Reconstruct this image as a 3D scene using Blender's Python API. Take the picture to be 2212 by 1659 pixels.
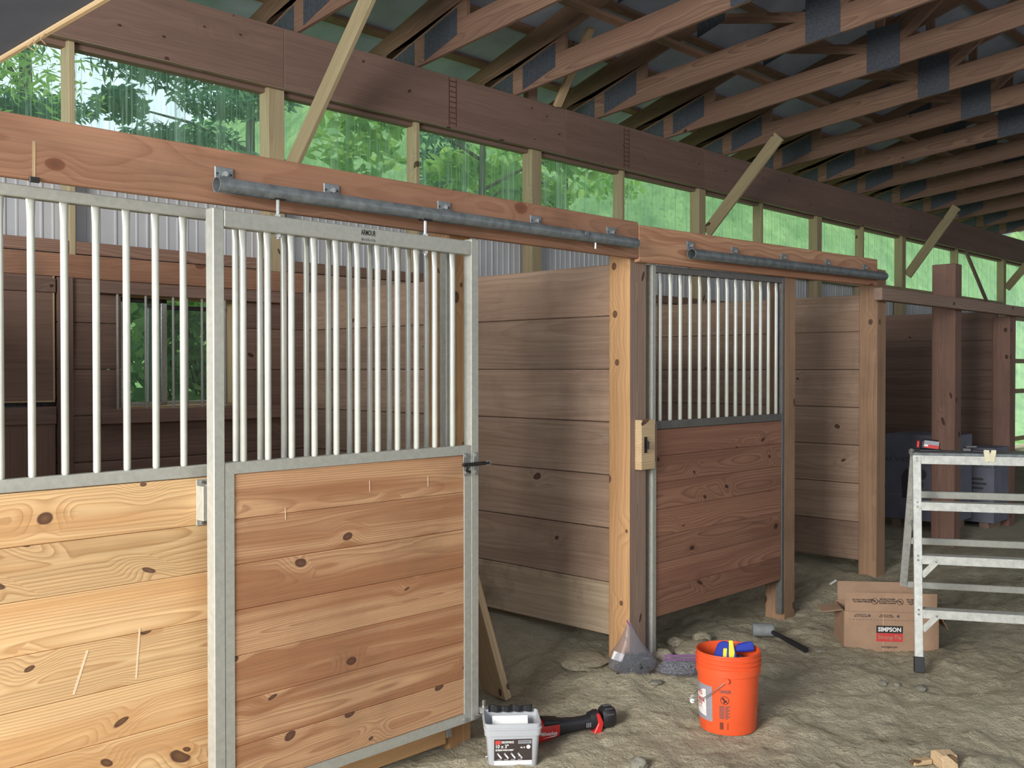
import bpy, bmesh, math, random
import numpy as np
from mathutils import Vector, Matrix, noise

random.seed(7)
rng = np.random.default_rng(7)
for o in list(bpy.data.objects):
    bpy.data.objects.remove(o)
SC = bpy.context.scene
COL = SC.collection
PI = math.pi

# ------------------------------------------------------------------ camera
cam_data = bpy.data.cameras.new('camera')
cam_data.sensor_width = 36.0
cam_data.lens = 2170.6 / 2212 * 36
cam_data.clip_end = 300
cam = bpy.data.objects.new('camera', cam_data)
COL.objects.link(cam)
YAW, PITCH = math.radians(43.825), math.radians(-0.754)
cam.location = (0, 0, 1.6)
cam.rotation_euler = (PI / 2 + PITCH, 0, YAW - PI / 2)
SC.camera = cam

# ------------------------------------------------------------------ light and exposure
SC.view_settings.view_transform = 'Standard'
SC.view_settings.look = 'None'
SC.view_settings.exposure = 0.0
SC.view_settings.gamma = 1.0
SC.view_settings.use_curve_mapping = False
world = bpy.data.worlds.new('world')
SC.world = world
world.use_nodes = True
WN = world.node_tree
bg = WN.nodes['Background']
bg.inputs['Color'].default_value = (0.76, 0.88, 1.0, 1)
bg.inputs['Strength'].default_value = 1.55

sun_d = bpy.data.lights.new('sun', 'SUN')
sun_d.energy = 3.2
sun_d.angle = math.radians(20)
sun_d.color = (1.0, 0.95, 0.84)
sun = bpy.data.objects.new('sun', sun_d)
COL.objects.link(sun)
sun.rotation_euler = Vector((-0.8, -0.5, -1.2)).to_track_quat('-Z', 'Y').to_euler()

def area(name, loc, aim, sx, sy, watts, color, spread=170):
    d = bpy.data.lights.new(name, 'AREA')
    d.shape = 'RECTANGLE'
    d.size, d.size_y = sx, sy
    d.energy = watts
    d.color = color
    d.spread = math.radians(spread)
    o = bpy.data.objects.new(name, d)
    COL.objects.link(o)
    o.location = loc
    o.rotation_euler = (Vector(aim) - Vector(loc)).to_track_quat('-Z', 'Y').to_euler()
    return o
# daylight that enters through the open end of the barn, behind the camera
area('end_door_daylight', (-3.3, 1.4, 2.6), (4.0, 1.7, 0.5), 2.5, 2.2, 560, (1.0, 0.97, 0.92), 160)
# added fill lamp by the unseen right wall, facing the stalls
area('right_fill', (6.0, -6.0, 3.4), (6.0, 6.0, 2.2), 18.0, 0.9, 85, (0.93, 0.97, 1.0), 180)

# ------------------------------------------------------------------ node helpers
def lin(c):
    return tuple(((v / 255) / 12.92 if v / 255 <= 0.04045 else ((v / 255 + 0.055) / 1.055) ** 2.4) for v in c) + (1,)

class NT:
    def __init__(s, nt): s.nt = nt
    def n(s, t, **kw):
        nd = s.nt.nodes.new(t)
        for k, v in kw.items(): setattr(nd, k, v)
        return nd
    def link(s, a, b): s.nt.links.new(a, b)
    def put(s, sock, v):
        if isinstance(v, bpy.types.NodeSocket): s.link(v, sock)
        else: sock.default_value = v
    def math(s, op, a, b=None, c=None, clamp=False):
        m = s.n('ShaderNodeMath', operation=op, use_clamp=clamp)
        s.put(m.inputs[0], a)
        if b is not None: s.put(m.inputs[1], b)
        if c is not None: s.put(m.inputs[2], c)
        return m.outputs[0]
    def vec(s, x, y, z):
        m = s.n('ShaderNodeCombineXYZ')
        for i, v in enumerate((x, y, z)): s.put(m.inputs[i], v)
        return m.outputs[0]
    def sep(s, v):
        m = s.n('ShaderNodeSeparateXYZ'); s.link(v, m.inputs[0]); return m.outputs
    def noise(s, v, scale, detail=2, rough=0.5):
        m = s.n('ShaderNodeTexNoise')
        s.link(v, m.inputs['Vector'])
        m.inputs['Scale'].default_value = scale; m.inputs['Detail'].default_value = detail; m.inputs['Roughness'].default_value = rough
        return m.outputs['Fac']
    def mapr(s, v, a, b, c, d, smooth=False):
        m = s.n('ShaderNodeMapRange')
        if smooth: m.interpolation_type = 'SMOOTHSTEP'
        s.put(m.inputs[0], v)
        for i, q in enumerate((a, b, c, d)): s.put(m.inputs[i + 1], q)
        return m.outputs[0]
    def mix(s, f, a, b, mode='MIX'):
        m = s.n('ShaderNodeMix', data_type='RGBA', blend_type=mode)
        s.put(m.inputs[0], f); s.put(m.inputs[6], a); s.put(m.inputs[7], b)
        return m.outputs[2]
    def bump(s, h, strength, dist):
        m = s.n('ShaderNodeBump')
        m.inputs['Strength'].default_value = strength; m.inputs['Distance'].default_value = dist
        s.link(h, m.inputs['Height'])
        return m.outputs[0]

def new_mat(name):
    m = bpy.data.materials.new(name)
    m.use_nodes = True
    t = NT(m.node_tree)
    return m, t, m.node_tree.nodes['Principled BSDF']

# one node group draws the grain of every board: growth rings, knots, fine fibre
GR = bpy.data.node_groups.new('wood_grain', 'ShaderNodeTree')
def _group():
    for nm, dv in (('freq', 90.0), ('warp', 0.06), ('knots', 0.6), ('knot_scale', 4.5), ('knot_size', 1.0)):
        sk = GR.interface.new_socket(nm, in_out='INPUT', socket_type='NodeSocketFloat'); sk.default_value = dv
    for nm in ('ring', 'knot', 'fine', 'low', 'rand', 'core', 'band'):
        GR.interface.new_socket(nm, in_out='OUTPUT', socket_type='NodeSocketFloat')
    t = NT(GR)
    gi = t.n('NodeGroupInput'); go = t.n('NodeGroupOutput')
    at = t.n('ShaderNodeAttribute', attribute_name='grain')
    oi = t.n('ShaderNodeObjectInfo')
    r = oi.outputs['Random']
    x, y, z = t.sep(at.outputs['Vector'])
    x = t.math('ADD', x, t.math('MULTIPLY', r, 37.0))
    r2 = t.math('FRACT', t.math('MULTIPLY', r, 91.7))
    r3 = t.math('FRACT', t.math('MULTIPLY', r, 53.3))
    low = t.math('SUBTRACT', t.noise(t.vec(t.math('MULTIPLY', x, 0.8), t.math('MULTIPLY', y, 3.2), t.math('ADD', t.math('MULTIPLY', z, 3.0), t.math('MULTIPLY', r, 9.0))), 1.0, 2), 0.5)
    yy = t.math('ADD', y, t.math('MULTIPLY', t.math('SUBTRACT', r2, 0.5), 0.16))
    zz = t.math('ADD', t.math('ADD', t.math('ADD', z, 0.05), t.math('MULTIPLY', r3, 0.08)), t.math('MULTIPLY', low, gi.outputs['warp']))
    zz = t.math('ADD', zz, t.math('MULTIPLY', t.math('SINE', t.math('MULTIPLY', x, 0.9)), 0.02))
    rad = t.math('SQRT', t.math('ADD', t.math('MULTIPLY', yy, yy), t.math('MULTIPLY', zz, zz)))
    wob = t.noise(t.vec(t.math('MULTIPLY', x, 2.5), t.math('MULTIPLY', y, 14.0), z), 1.0, 1)
    ky = t.math('ADD', t.math('ADD', t.math('ADD', y, t.math('MULTIPLY', z, 0.9)), t.math('MULTIPLY', r2, 5.0)), t.math('MULTIPLY', wob, 0.03))
    kp = t.vec(t.math('ADD', t.math('MULTIPLY', x, 0.7), t.math('MULTIPLY', t.math('MULTIPLY', t.math('SUBTRACT', r3, 0.5), 2.0), y)), ky, 0.0)
    vo = t.n('ShaderNodeTexVoronoi', voronoi_dimensions='2D')
    t.link(kp, vo.inputs['Vector']); t.link(gi.outputs['knot_scale'], vo.inputs['Scale'])
    d = t.math('DIVIDE', vo.outputs['Distance'], gi.outputs['knot_scale'])
    cr, cg, cb = t.sep(vo.outputs['Color'])
    mask = t.math('GREATER_THAN', cr, gi.outputs['knots'])
    size = t.math('MULTIPLY', t.math('ADD', 0.008, t.math('MULTIPLY', cg, 0.015)), gi.outputs['knot_size'])
    knot = t.math('MULTIPLY', t.mapr(d, t.math('MULTIPLY', size, 0.8), size, 1.0, 0.0), mask)
    core = t.math('MULTIPLY', t.mapr(d, 0.0, t.math('MULTIPLY', size, 0.75), 1.0, 0.0), mask)
    swell = t.math('MULTIPLY', t.mapr(d, 0.0, 0.085, 1.0, 0.0, True), mask)
    rad = t.math('ADD', rad, t.math('MULTIPLY', swell, 0.03))
    rad = t.math('ADD', rad, t.math('MULTIPLY', wob, 0.004))
    saw = t.math('FRACT', t.math('MULTIPLY', rad, gi.outputs['freq']))
    ring = t.math('MULTIPLY', t.math('POWER', saw, 2.2), t.mapr(saw, 0.9, 1.0, 1.0, 0.0))
    band = t.noise(t.vec(t.math('MULTIPLY', x, 0.45), t.math('ADD', t.math('MULTIPLY', rad, 16.0), t.math('MULTIPLY', r, 11.0)), t.math('MULTIPLY', y, 5.0)), 1.0, 2)
    fine = t.noise(t.vec(t.math('MULTIPLY', x, 3.0), t.math('MULTIPLY', y, 130.0), t.math('MULTIPLY', z, 130.0)), 1.0, 2)
    for nm, v in (('ring', ring), ('knot', knot), ('fine', fine), ('low', low), ('rand', r2), ('core', core), ('band', band)):
        t.link(v, go.inputs[nm])
_group()

def wood(name, early, late, stain=None, freq=90, warp=0.06, knots=0.62, kscale=4.5, var=0.25, ring=0.8, rough=0.62, stain_amt=0.5, knotc=(62, 34, 24), smudge=0.0, ksize=1.0):
    m, t, b = new_mat(name)
    g = t.n('ShaderNodeGroup'); g.node_tree = GR
    for k, v in (('freq', freq), ('warp', warp), ('knots', knots), ('knot_scale', kscale), ('knot_size', ksize)): g.inputs[k].default_value = v
    o = g.outputs
    c = t.mix(t.math('MULTIPLY', o['ring'], ring), lin(early), lin(late))
    if stain:
        c = t.mix(t.math('MULTIPLY', t.mapr(o['band'], 0.44, 0.6, 0, 1, True), stain_amt), c, lin(stain))
    tone = t.math('ADD', t.math('MULTIPLY', t.math('SUBTRACT', o['rand'], 0.5), var), t.mapr(o['fine'], 0.25, 0.75, 0.88, 1.12))
    c = t.mix(1.0, c, t.vec(tone, tone, tone), 'MULTIPLY')
    if smudge:
        geo = t.n('ShaderNodeNewGeometry')
        sm = t.mapr(t.noise(geo.outputs['Position'], 2.2, 5, 0.62), 0.5, 0.72, 0.0, smudge)
        c = t.mix(sm, c, lin((96, 78, 66)))
    kc = t.mix(t.math('MULTIPLY', o['core'], 0.75), lin(knotc), lin(tuple(int(v * 0.72) for v in late)))
    c = t.mix(t.math('MULTIPLY', o['knot'], 0.9), c, kc)
    t.link(c, b.inputs['Base Color'])
    b.inputs['Roughness'].default_value = rough
    b.inputs['Specular IOR Level'].default_value = 0.25
    t.link(t.bump(t.math('ADD', o['ring'], t.math('MULTIPLY', o['fine'], 0.7)), 0.25, 0.002), b.inputs['Normal'])
    return m

def plain(name, rgb, rough=0.5, metal=0.0, nscale=0, namt=0.0, bump=0.0, spec=0.5, rgb2=None):
    m, t, b = new_mat(name)
    b.inputs['Roughness'].default_value = rough
    b.inputs['Metallic'].default_value = metal
    b.inputs['Specular IOR Level'].default_value = spec
    if nscale:
        tc = t.n('ShaderNodeTexCoord')
        f = t.noise(tc.outputs['Object'], nscale, 4, 0.6)
        second = rgb2 if rgb2 else tuple(max(0, int(v * (1 - namt))) for v in rgb)
        t.link(t.mix(t.mapr(f, 0.35, 0.68, 0, 1), lin(rgb), lin(second)), b.inputs['Base Color'])
        if bump: t.link(t.bump(f, bump, 0.004), b.inputs['Normal'])
    else:
        b.inputs['Base Color'].default_value = lin(rgb)
    return m

M = {}
M['pine'] = wood('knotty_pine', (216, 180, 134), (168, 122, 78), (190, 144, 98), freq=115, warp=0.09, knots=0.6, kscale=5.0, var=0.34, ring=0.85, rough=0.5, stain_amt=0.75, knotc=(70, 42, 40), ksize=1.2)
M['door_pine'] = wood('weathered_pine', (196, 154, 116), (146, 102, 72), (156, 108, 76), freq=130, warp=0.08, knots=0.55, kscale=5.4, var=0.12, ring=0.8, stain_amt=0.9, smudge=0.25, knotc=(70, 44, 40), ksize=1.0)
M['red_pine'] = wood('reddish_pine', (156, 114, 92), (104, 70, 56), (128, 88, 72), freq=100, warp=0.1, knots=0.62, kscale=4.6, var=0.25, ring=0.8, stain_amt=0.7, knotc=(58, 36, 32), ksize=0.9)
M['header'] = wood('header_lumber', (168, 126, 100), (136, 94, 72), (148, 106, 82), freq=60, warp=0.2, knots=0.7, kscale=2.6, var=0.1, ring=0.6, knotc=(126, 80, 60), smudge=0.4, ksize=2.2)
M['header2'] = wood('fresh_header_lumber', (200, 154, 120), (148, 98, 74), (172, 120, 92), freq=50, warp=0.3, knots=0.72, kscale=2.4, var=0.1, ring=0.75, knotc=(116, 72, 54), stain_amt=0.8, ksize=1.6)
M['post'] = wood('fresh_post_wood', (194, 152, 108), (158, 114, 76), (172, 128, 88), freq=55, warp=0.12, knots=0.4, kscale=6.0, var=0.06, ring=0.6, knotc=(84, 56, 42))
M['brown_post'] = wood('brown_post_wood', (170, 136, 108), (134, 102, 78), (148, 116, 90), freq=55, warp=0.12, knots=0.5, kscale=5.0, var=0.06, ring=0.6, knotc=(78, 54, 42), smudge=0.35)
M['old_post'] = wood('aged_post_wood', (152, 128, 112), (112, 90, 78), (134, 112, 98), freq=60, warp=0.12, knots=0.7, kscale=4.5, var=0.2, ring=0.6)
M['far_post'] = wood('red_brown_post', (140, 108, 94), (108, 80, 70), (124, 94, 82), freq=60, warp=0.12, knots=0.7, kscale=4.5, var=0.1, ring=0.6, smudge=0.45)
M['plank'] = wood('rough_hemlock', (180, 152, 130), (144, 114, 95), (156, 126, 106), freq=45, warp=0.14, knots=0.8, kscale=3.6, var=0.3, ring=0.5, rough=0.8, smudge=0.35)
M['mud_plank'] = wood('muddy_plank', (190, 168, 142), (150, 126, 104), (166, 144, 118), freq=45, warp=0.14, knots=0.75, kscale=3.6, var=0.1, ring=0.4, rough=0.9, smudge=0.8)
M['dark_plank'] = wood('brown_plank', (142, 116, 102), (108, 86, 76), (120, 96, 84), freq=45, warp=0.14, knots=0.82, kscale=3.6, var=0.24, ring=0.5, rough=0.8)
M['truss'] = wood('truss_lumber', (148, 118, 99), (104, 76, 66), (128, 98, 84), freq=75, warp=0.14, knots=0.84, kscale=3.2, var=0.3, ring=0.8)
M['beam'] = wood('beam_lumber', (142, 114, 101), (118, 94, 84), (126, 100, 88), freq=40, warp=0.1, knots=0.75, kscale=5.0, var=0.16, ring=0.35, ksize=0.6)
M['stud'] = wood('stud_lumber', (182, 166, 132), (152, 132, 98), (164, 146, 112), freq=70, warp=0.08, knots=0.75, kscale=4.5, var=0.12, ring=0.5)
M['pale'] = wood('pale_lumber', (204, 178, 142), (170, 138, 100), (188, 158, 120), freq=70, warp=0.08, knots=0.75, kscale=4.5, var=0.1, ring=0.6)
M['ply'] = wood('plywood_face', (146, 118, 102), (124, 98, 86), (132, 106, 92), freq=26, warp=0.3, knots=0.9, kscale=3.0, var=0.1, ring=0.5)
M['galv'] = plain('galvanised_steel', (176, 175, 166), 0.45, 0.2, 40, 0.08)
M['galv_dark'] = plain('dull_galvanised_pipe', (134, 141, 143), 0.38, 0.25, 18, 0.25)
M['galv_grey'] = plain('grey_steel_frame', (112, 109, 104), 0.45, 0.2, 30, 0.12)
M['bar'] = plain('bright_bar_steel', (200, 201, 192), 0.34, 0.2, 12, 0.06)
M['alu'] = plain('aluminium', (214, 214, 206), 0.4, 0.25, 30, 0.12)
M['plate'] = plain('truss_plate_steel', (94, 98, 108), 0.5, 0.3, 40, 0.2)
M['dark_metal'] = plain('dark_hardware', (70, 68, 66), 0.4, 0.7, 40, 0.2)
M['zinc'] = plain('zinc_hardware', (190, 190, 186), 0.3, 0.75, 60, 0.15)
M['siding'] = plain('white_steel_siding', (198, 198, 200), 0.5, 0.0, 3, 0.05)
M['roof'] = plain('roof_liner', (186, 194, 214), 0.8, 0.0, 2.5, 0.12)
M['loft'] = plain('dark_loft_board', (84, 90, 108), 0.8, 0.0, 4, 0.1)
M['orange'] = plain('orange_plastic', (238, 92, 48), 0.42, 0, 6, 0.06)
M['white'] = plain('white_plastic', (224, 226, 222), 0.45, 0, 10, 0.05)
M['black'] = plain('black_plastic', (38, 38, 42), 0.45, 0, 30, 0.15)
M['ink'] = plain('black_ink', (40, 36, 36), 0.7, 0, 90, 0.15)
M['grey_ink'] = plain('grey_ink', (82, 78, 82), 0.7, 0, 90, 0.15)
M['red'] = plain('red_plastic', (206, 46, 44), 0.4, 0, 20, 0.1)
M['red_print'] = plain('red_print', (206, 66, 64), 0.7, 0, 60, 0.08)
M['white_print'] = plain('white_print', (232, 230, 226), 0.6, 0, 60, 0.05)
M['grey_print'] = plain('grey_print', (150, 148, 156), 0.6, 0, 60, 0.05)
M['blue'] = plain('blue_plastic', (44, 62, 168), 0.4, 0, 20, 0.12)
M['yellow'] = plain('yellow_print', (240, 226, 62), 0.5, 0, 40, 0.06)
M['card'] = plain('cardboard', (170, 138, 112), 0.85, 0, 9, 0.08)
M['rubber'] = plain('grey_rubber', (132, 136, 136), 0.8, 0, 20, 0.14)
M['dark_card'] = plain('printed_carton', (122, 122, 136), 0.8, 0, 5, 0.1)
M['stone'] = plain('field_stone', (150, 146, 132), 0.9, 0, 30, 0.25, 0.4)
M['bark'] = plain('tree_bark', (86, 72, 60), 0.9, 0, 8, 0.35, 0.6)
M['purple'] = plain('purple_zip', (140, 62, 140), 0.35, 0, 30, 0.1)
M['screws'] = plain('zinc_screws', (186, 192, 198), 0.3, 0.35, 90, 0.6)
M['dark_screws'] = plain('dark_screws', (92, 100, 112), 0.35, 0.4, 90, 0.5)
M['tub_label'] = plain('dark_label', (64, 54, 52), 0.5, 0, 60, 0.1)

def clear_plastic(name, tint, gloss_rough, cover):
    m, t, b = new_mat(name)
    nt = m.node_tree
    out = nt.nodes['Material Output']
    tr = t.n('ShaderNodeBsdfTransparent'); tr.inputs[0].default_value = lin(tint)
    b.inputs['Base Color'].default_value = lin((214, 216, 220))
    b.inputs['Roughness'].default_value = gloss_rough
    mx = t.n('ShaderNodeMixShader'); mx.inputs[0].default_value = cover
    t.link(tr.outputs[0], mx.inputs[1]); t.link(b.outputs[0], mx.inputs[2]); t.link(mx.outputs[0], out.inputs[0])
    return m
M['bag'] = clear_plastic('clear_bag_film', (226, 222, 230), 0.12, 0.12)
M['tub'] = clear_plastic('cloudy_tub_plastic', (196, 202, 208), 0.35, 0.6)
M['glass'] = clear_plastic('window_glass', (222, 232, 228), 0.05, 0.07)

def panel_mat():
    # ribbed see-through sheet: clear flats, milky streaks running down it
    m, t, b = new_mat('clear_ribbed_sheet')
    nt = m.node_tree; out = nt.nodes['Material Output']
    tc = t.n('ShaderNodeTexCoord')
    x, y, z = t.sep(tc.outputs['Object'])
    s1 = t.noise(t.vec(t.math('MULTIPLY', x, 55.0), 0.0, t.math('MULTIPLY', z, 0.8)), 1.0, 3, 0.7)
    s2 = t.noise(t.vec(t.math('MULTIPLY', x, 9.0), 3.0, t.math('MULTIPLY', z, 0.5)), 1.0, 2)
    fac = t.math('ADD', t.mapr(s1, 0.52, 0.7, 0.0, 0.6), t.mapr(s2, 0.5, 0.72, 0.17, 0.5), clamp=True)
    tr = t.n('ShaderNodeBsdfTransparent'); tr.inputs[0].default_value = (0.86, 0.95, 0.92, 1)
    tl = t.n('ShaderNodeBsdfTranslucent'); tl.inputs[0].default_value = (0.80, 0.93, 0.88, 1)
    mx = t.n('ShaderNodeMixShader')
    t.link(fac, mx.inputs[0]); t.link(tr.outputs[0], mx.inputs[1]); t.link(tl.outputs[0], mx.inputs[2])
    t.link(mx.outputs[0], out.inputs[0])
    return m
M['clear_sheet'] = panel_mat()

def leaf_mat(name, c1, c2):
    m, t, b = new_mat(name)
    nt = m.node_tree; out = nt.nodes['Material Output']
    g = t.n('ShaderNodeNewGeometry')
    c = t.mix(g.outputs['Random Per Island'], lin(c1), lin(c2))
    df = t.n('ShaderNodeBsdfDiffuse'); tl = t.n('ShaderNodeBsdfTranslucent')
    t.link(c, df.inputs[0]); t.link(c, tl.inputs[0])
    mx = t.n('ShaderNodeMixShader'); mx.inputs[0].default_value = 0.45
    t.link(df.outputs[0], mx.inputs[1]); t.link(tl.outputs[0], mx.inputs[2]); t.link(mx.outputs[0], out.inputs[0])
    return m
M['leaf_bright'] = leaf_mat('bright_leaves', (172, 202, 112), (120, 164, 88))
M['leaf_dark'] = leaf_mat('hemlock_leaves', (112, 150, 112), (66, 104, 84))
M['leaf_vine'] = leaf_mat('shade_leaves', (180, 216, 140), (84, 136, 92))

def ground_mat():
    m, t, b = new_mat('sandy_dirt')
    g = t.n('ShaderNodeNewGeometry'); p = g.outputs['Position']
    big = t.noise(p, 0.9, 4, 0.6); mid = t.noise(p, 9, 5, 0.65); fin = t.noise(p, 70, 4, 0.7)
    c = t.mix(t.mapr(big, 0.35, 0.65, 0, 1), lin((206, 197, 170)), lin((176, 166, 142)))
    c = t.mix(t.mapr(mid, 0.4, 0.7, 0, 0.6), c, lin((218, 208, 182)))
    c = t.mix(t.mapr(fin, 0.55, 0.75, 0, 0.6), c, lin((140, 131, 112)))
    t.link(c, b.inputs['Base Color'])
    b.inputs['Roughness'].default_value = 0.95
    b.inputs['Specular IOR Level'].default_value = 0.1
    h = t.math('ADD', t.math('MULTIPLY', t.noise(p, 34, 5, 0.75), 1.0), t.math('MULTIPLY', fin, 0.4))
    h = t.math('ADD', h, t.math('MULTIPLY', t.noise(p, 15, 4, 0.6), 1.6))
    t.link(t.bump(h, 1.0, 0.03), b.inputs['Normal'])
    return m
M['ground'] = ground_mat()

def grass_mat():
    m, t, b = new_mat('meadow_grass')
    g = t.n('ShaderNodeNewGeometry'); p = g.outputs['Position']
    c = t.mix(t.mapr(t.noise(p, 0.5, 6, 0.7), 0.35, 0.65, 0, 1), lin((168, 196, 128)), lin((110, 146, 92)))
    c = t.mix(t.mapr(t.noise(p, 6, 4, 0.7), 0.5, 0.75, 0, 0.75), c, lin((70, 98, 66)))
    t.link(c, b.inputs['Base Color'])
    b.inputs['Roughness'].default_value = 1.0
    b.inputs['Specular IOR Level'].default_value = 0.0
    return m
M['grass'] = grass_mat()

# ------------------------------------------------------------------ object helpers
def world_of(o):
    return world_of(o.parent) @ o.matrix_basis if o.parent else o.matrix_basis.copy()

def link(name, me, parent=None, mw=None, label=None, cat=None, group=None, kind=None):
    o = bpy.data.objects.new(name, me)
    COL.objects.link(o)
    mw = mw if mw is not None else Matrix.Identity(4)
    if parent is not None:
        o.parent = parent
        o.matrix_basis = world_of(parent).inverted() @ mw
    else:
        o.matrix_basis = mw
    if label: o['label'] = label
    if cat: o['category'] = cat
    if group: o['group'] = group
    if kind: o['kind'] = kind
    return o

def thing(name, label, cat, loc=(0, 0, 0), rz=0.0, group=None):
    return link(name, None, None, Matrix.Translation(loc) @ Matrix.Rotation(rz, 4, 'Z'), label, cat, group)

def struct(name, loc=(0, 0, 0)):
    return link(name, None, None, Matrix.Translation(loc), kind='structure')

_box_cache = {}
def box_mesh(lx, ly, lz, mat, bev=0.003, long=None):
    """A box centred on its origin with eased edges; 'grain' runs along its longest side."""
    key = (round(lx, 3), round(ly, 3), round(lz, 3), mat.name, bev, long)
    if key in _box_cache: return _box_cache[key]
    bm = bmesh.new()
    bmesh.ops.create_cube(bm, size=1.0)
    bmesh.ops.scale(bm, vec=(lx, ly, lz), verts=bm.verts)
    b = min(bev, 0.3 * min(lx, ly, lz))
    if b > 0: bmesh.ops.bevel(bm, geom=list(bm.edges), offset=b, segments=1, affect='EDGES')
    dims = [lx, ly, lz]
    ax = sorted(range(3), key=lambda i: -dims[i]) if long is None else [long] + sorted([i for i in range(3) if i != long], key=lambda i: -dims[i])
    lay = bm.verts.layers.float_vector.new('grain')
    for v in bm.verts: v[lay] = (v.co[ax[0]], v.co[ax[1]], v.co[ax[2]])
    me = bpy.data.meshes.new('box')
    bm.to_mesh(me); bm.free()
    me.materials.append(mat)
    _box_cache[key] = me
    return me

def box(name, lo, hi, mat, parent=None, bev=0.003, **kw):
    lo, hi = Vector(lo), Vector(hi)
    d = hi - lo
    return link(name, box_mesh(d.x, d.y, d.z, mat, bev), parent, Matrix.Translation((lo + hi) / 2), **kw)

def lumber(name, p0, p1, width, thick, wdir, mat, parent=None, bev=0.003, **kw):
    """A board from p0 to p1; 'width' is measured along wdir, 'thick' across both."""
    p0, p1 = Vector(p0), Vector(p1)
    x = (p1 - p0).normalized()
    y = Vector(wdir); y = (y - x * y.dot(x)).normalized()
    z = x.cross(y)
    mw = Matrix((x, y, z)).transposed().to_4x4()
    mw.translation = (p0 + p1) / 2
    return link(name, box_mesh((p1 - p0).length, width, thick, mat, bev, 0), parent, mw, **kw)

def mesh_of(bm, mat, smooth=True, name='mesh'):
    bm.normal_update()
    me = bpy.data.meshes.new(name)
    bm.to_mesh(me); bm.free()
    for m in (mat if isinstance(mat, (list, tuple)) else [mat]): me.materials.append(m)
    if smooth:
        for p in me.polygons: p.use_smooth = True
        me.set_sharp_from_angle(angle=math.radians(42))
    return me

def tube_bm(bm, pts, r, seg=10, caps=True, radii=None):
    pts = [Vector(p) for p in pts]
    rings = []
    n = None
    for i, p in enumerate(pts):
        t = (pts[min(i + 1, len(pts) - 1)] - pts[max(i - 1, 0)]).normalized()
        if n is None:
            n = t.orthogonal().normalized()
        n = (n - t * n.dot(t)).normalized()
        bnm = t.cross(n)
        rr = radii[i] if radii else r
        rings.append([bm.verts.new(p + (n * math.cos(a) + bnm * math.sin(a)) * rr) for a in (2 * PI * k / seg for k in range(seg))])
    for a, b in zip(rings, rings[1:]):
        for k in range(seg): bm.faces.new((a[k], a[(k + 1) % seg], b[(k + 1) % seg], b[k]))
    if caps:
        bm.faces.new(rings[0][::-1]); bm.faces.new(rings[-1])
    return rings

def tube(name, pts, r, mat, parent=None, seg=10, radii=None, **kw):
    bm = bmesh.new(); tube_bm(bm, pts, r, seg, True, radii)
    return link(name, mesh_of(bm, mat), parent, None if parent is None else Matrix.Identity(4), **kw)

def lathe_bm(bm, prof, seg=40, close=False):
    rings = []
    for r, z in prof:
        rings.append([bm.verts.new((r * math.cos(2 * PI * k / seg), r * math.sin(2 * PI * k / seg), z)) for k in range(seg)])
    for a, b in zip(rings, rings[1:]):
        for k in range(seg): bm.faces.new((a[k], a[(k + 1) % seg], b[(k + 1) % seg], b[k]))
    return rings

def prism(name, pts2, depth, mat, parent, mw, bev=0.0, **kw):
    """Extrude a polygon (local x, y) to +-depth/2 along local z."""
    bm = bmesh.new()
    a = [bm.verts.new((x, y, -depth / 2)) for x, y in pts2]
    b = [bm.verts.new((x, y, depth / 2)) for x, y in pts2]
    n = len(pts2)
    bm.faces.new(a[::-1]); bm.faces.new(b)
    for k in range(n): bm.faces.new((a[k], a[(k + 1) % n], b[(k + 1) % n], b[k]))
    bmesh.ops.recalc_face_normals(bm, faces=bm.faces)
    if bev: bmesh.ops.bevel(bm, geom=list(bm.edges), offset=bev, segments=1, affect='EDGES')
    lay = bm.verts.layers.float_vector.new('grain')
    for v in bm.verts: v[lay] = v.co
    return link(name, mesh_of(bm, mat, False), parent, mw, **kw)

def frame_mw(origin, x, y):
    x = Vector(x).normalized(); y = Vector(y); y = (y - x * y.dot(x)).normalized()
    m = Matrix((x, y, x.cross(y))).transposed().to_4x4(); m.translation = Vector(origin)
    return m

def text_mesh(body, size, mat, width=None, bold=0.0, shear=0.0, align='CENTER'):
    cu = bpy.data.curves.new('lettering', 'FONT')
    cu.body = body; cu.size = size; cu.align_x = align; cu.align_y = 'CENTER'; cu.offset = bold; cu.shear = shear; cu.resolution_u = 2
    ob = bpy.data.objects.new('tmp', cu); COL.objects.link(ob)
    bpy.context.view_layer.update()
    me = bpy.data.meshes.new_from_object(ob.evaluated_get(bpy.context.evaluated_depsgraph_get()))
    bpy.data.objects.remove(ob); bpy.data.curves.remove(cu)
    if width and len(me.vertices):
        xs = [v.co.x for v in me.vertices]; k = width / max(1e-6, max(xs) - min(xs))
        for v in me.vertices: v.co.x *= k
    me.materials.clear(); me.materials.append(mat)
    return me

def lettering(body, size, mat, parent, mw, **kw):
    return link('lettering', text_mesh(body, size, mat, **kw), parent, mw)

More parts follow.
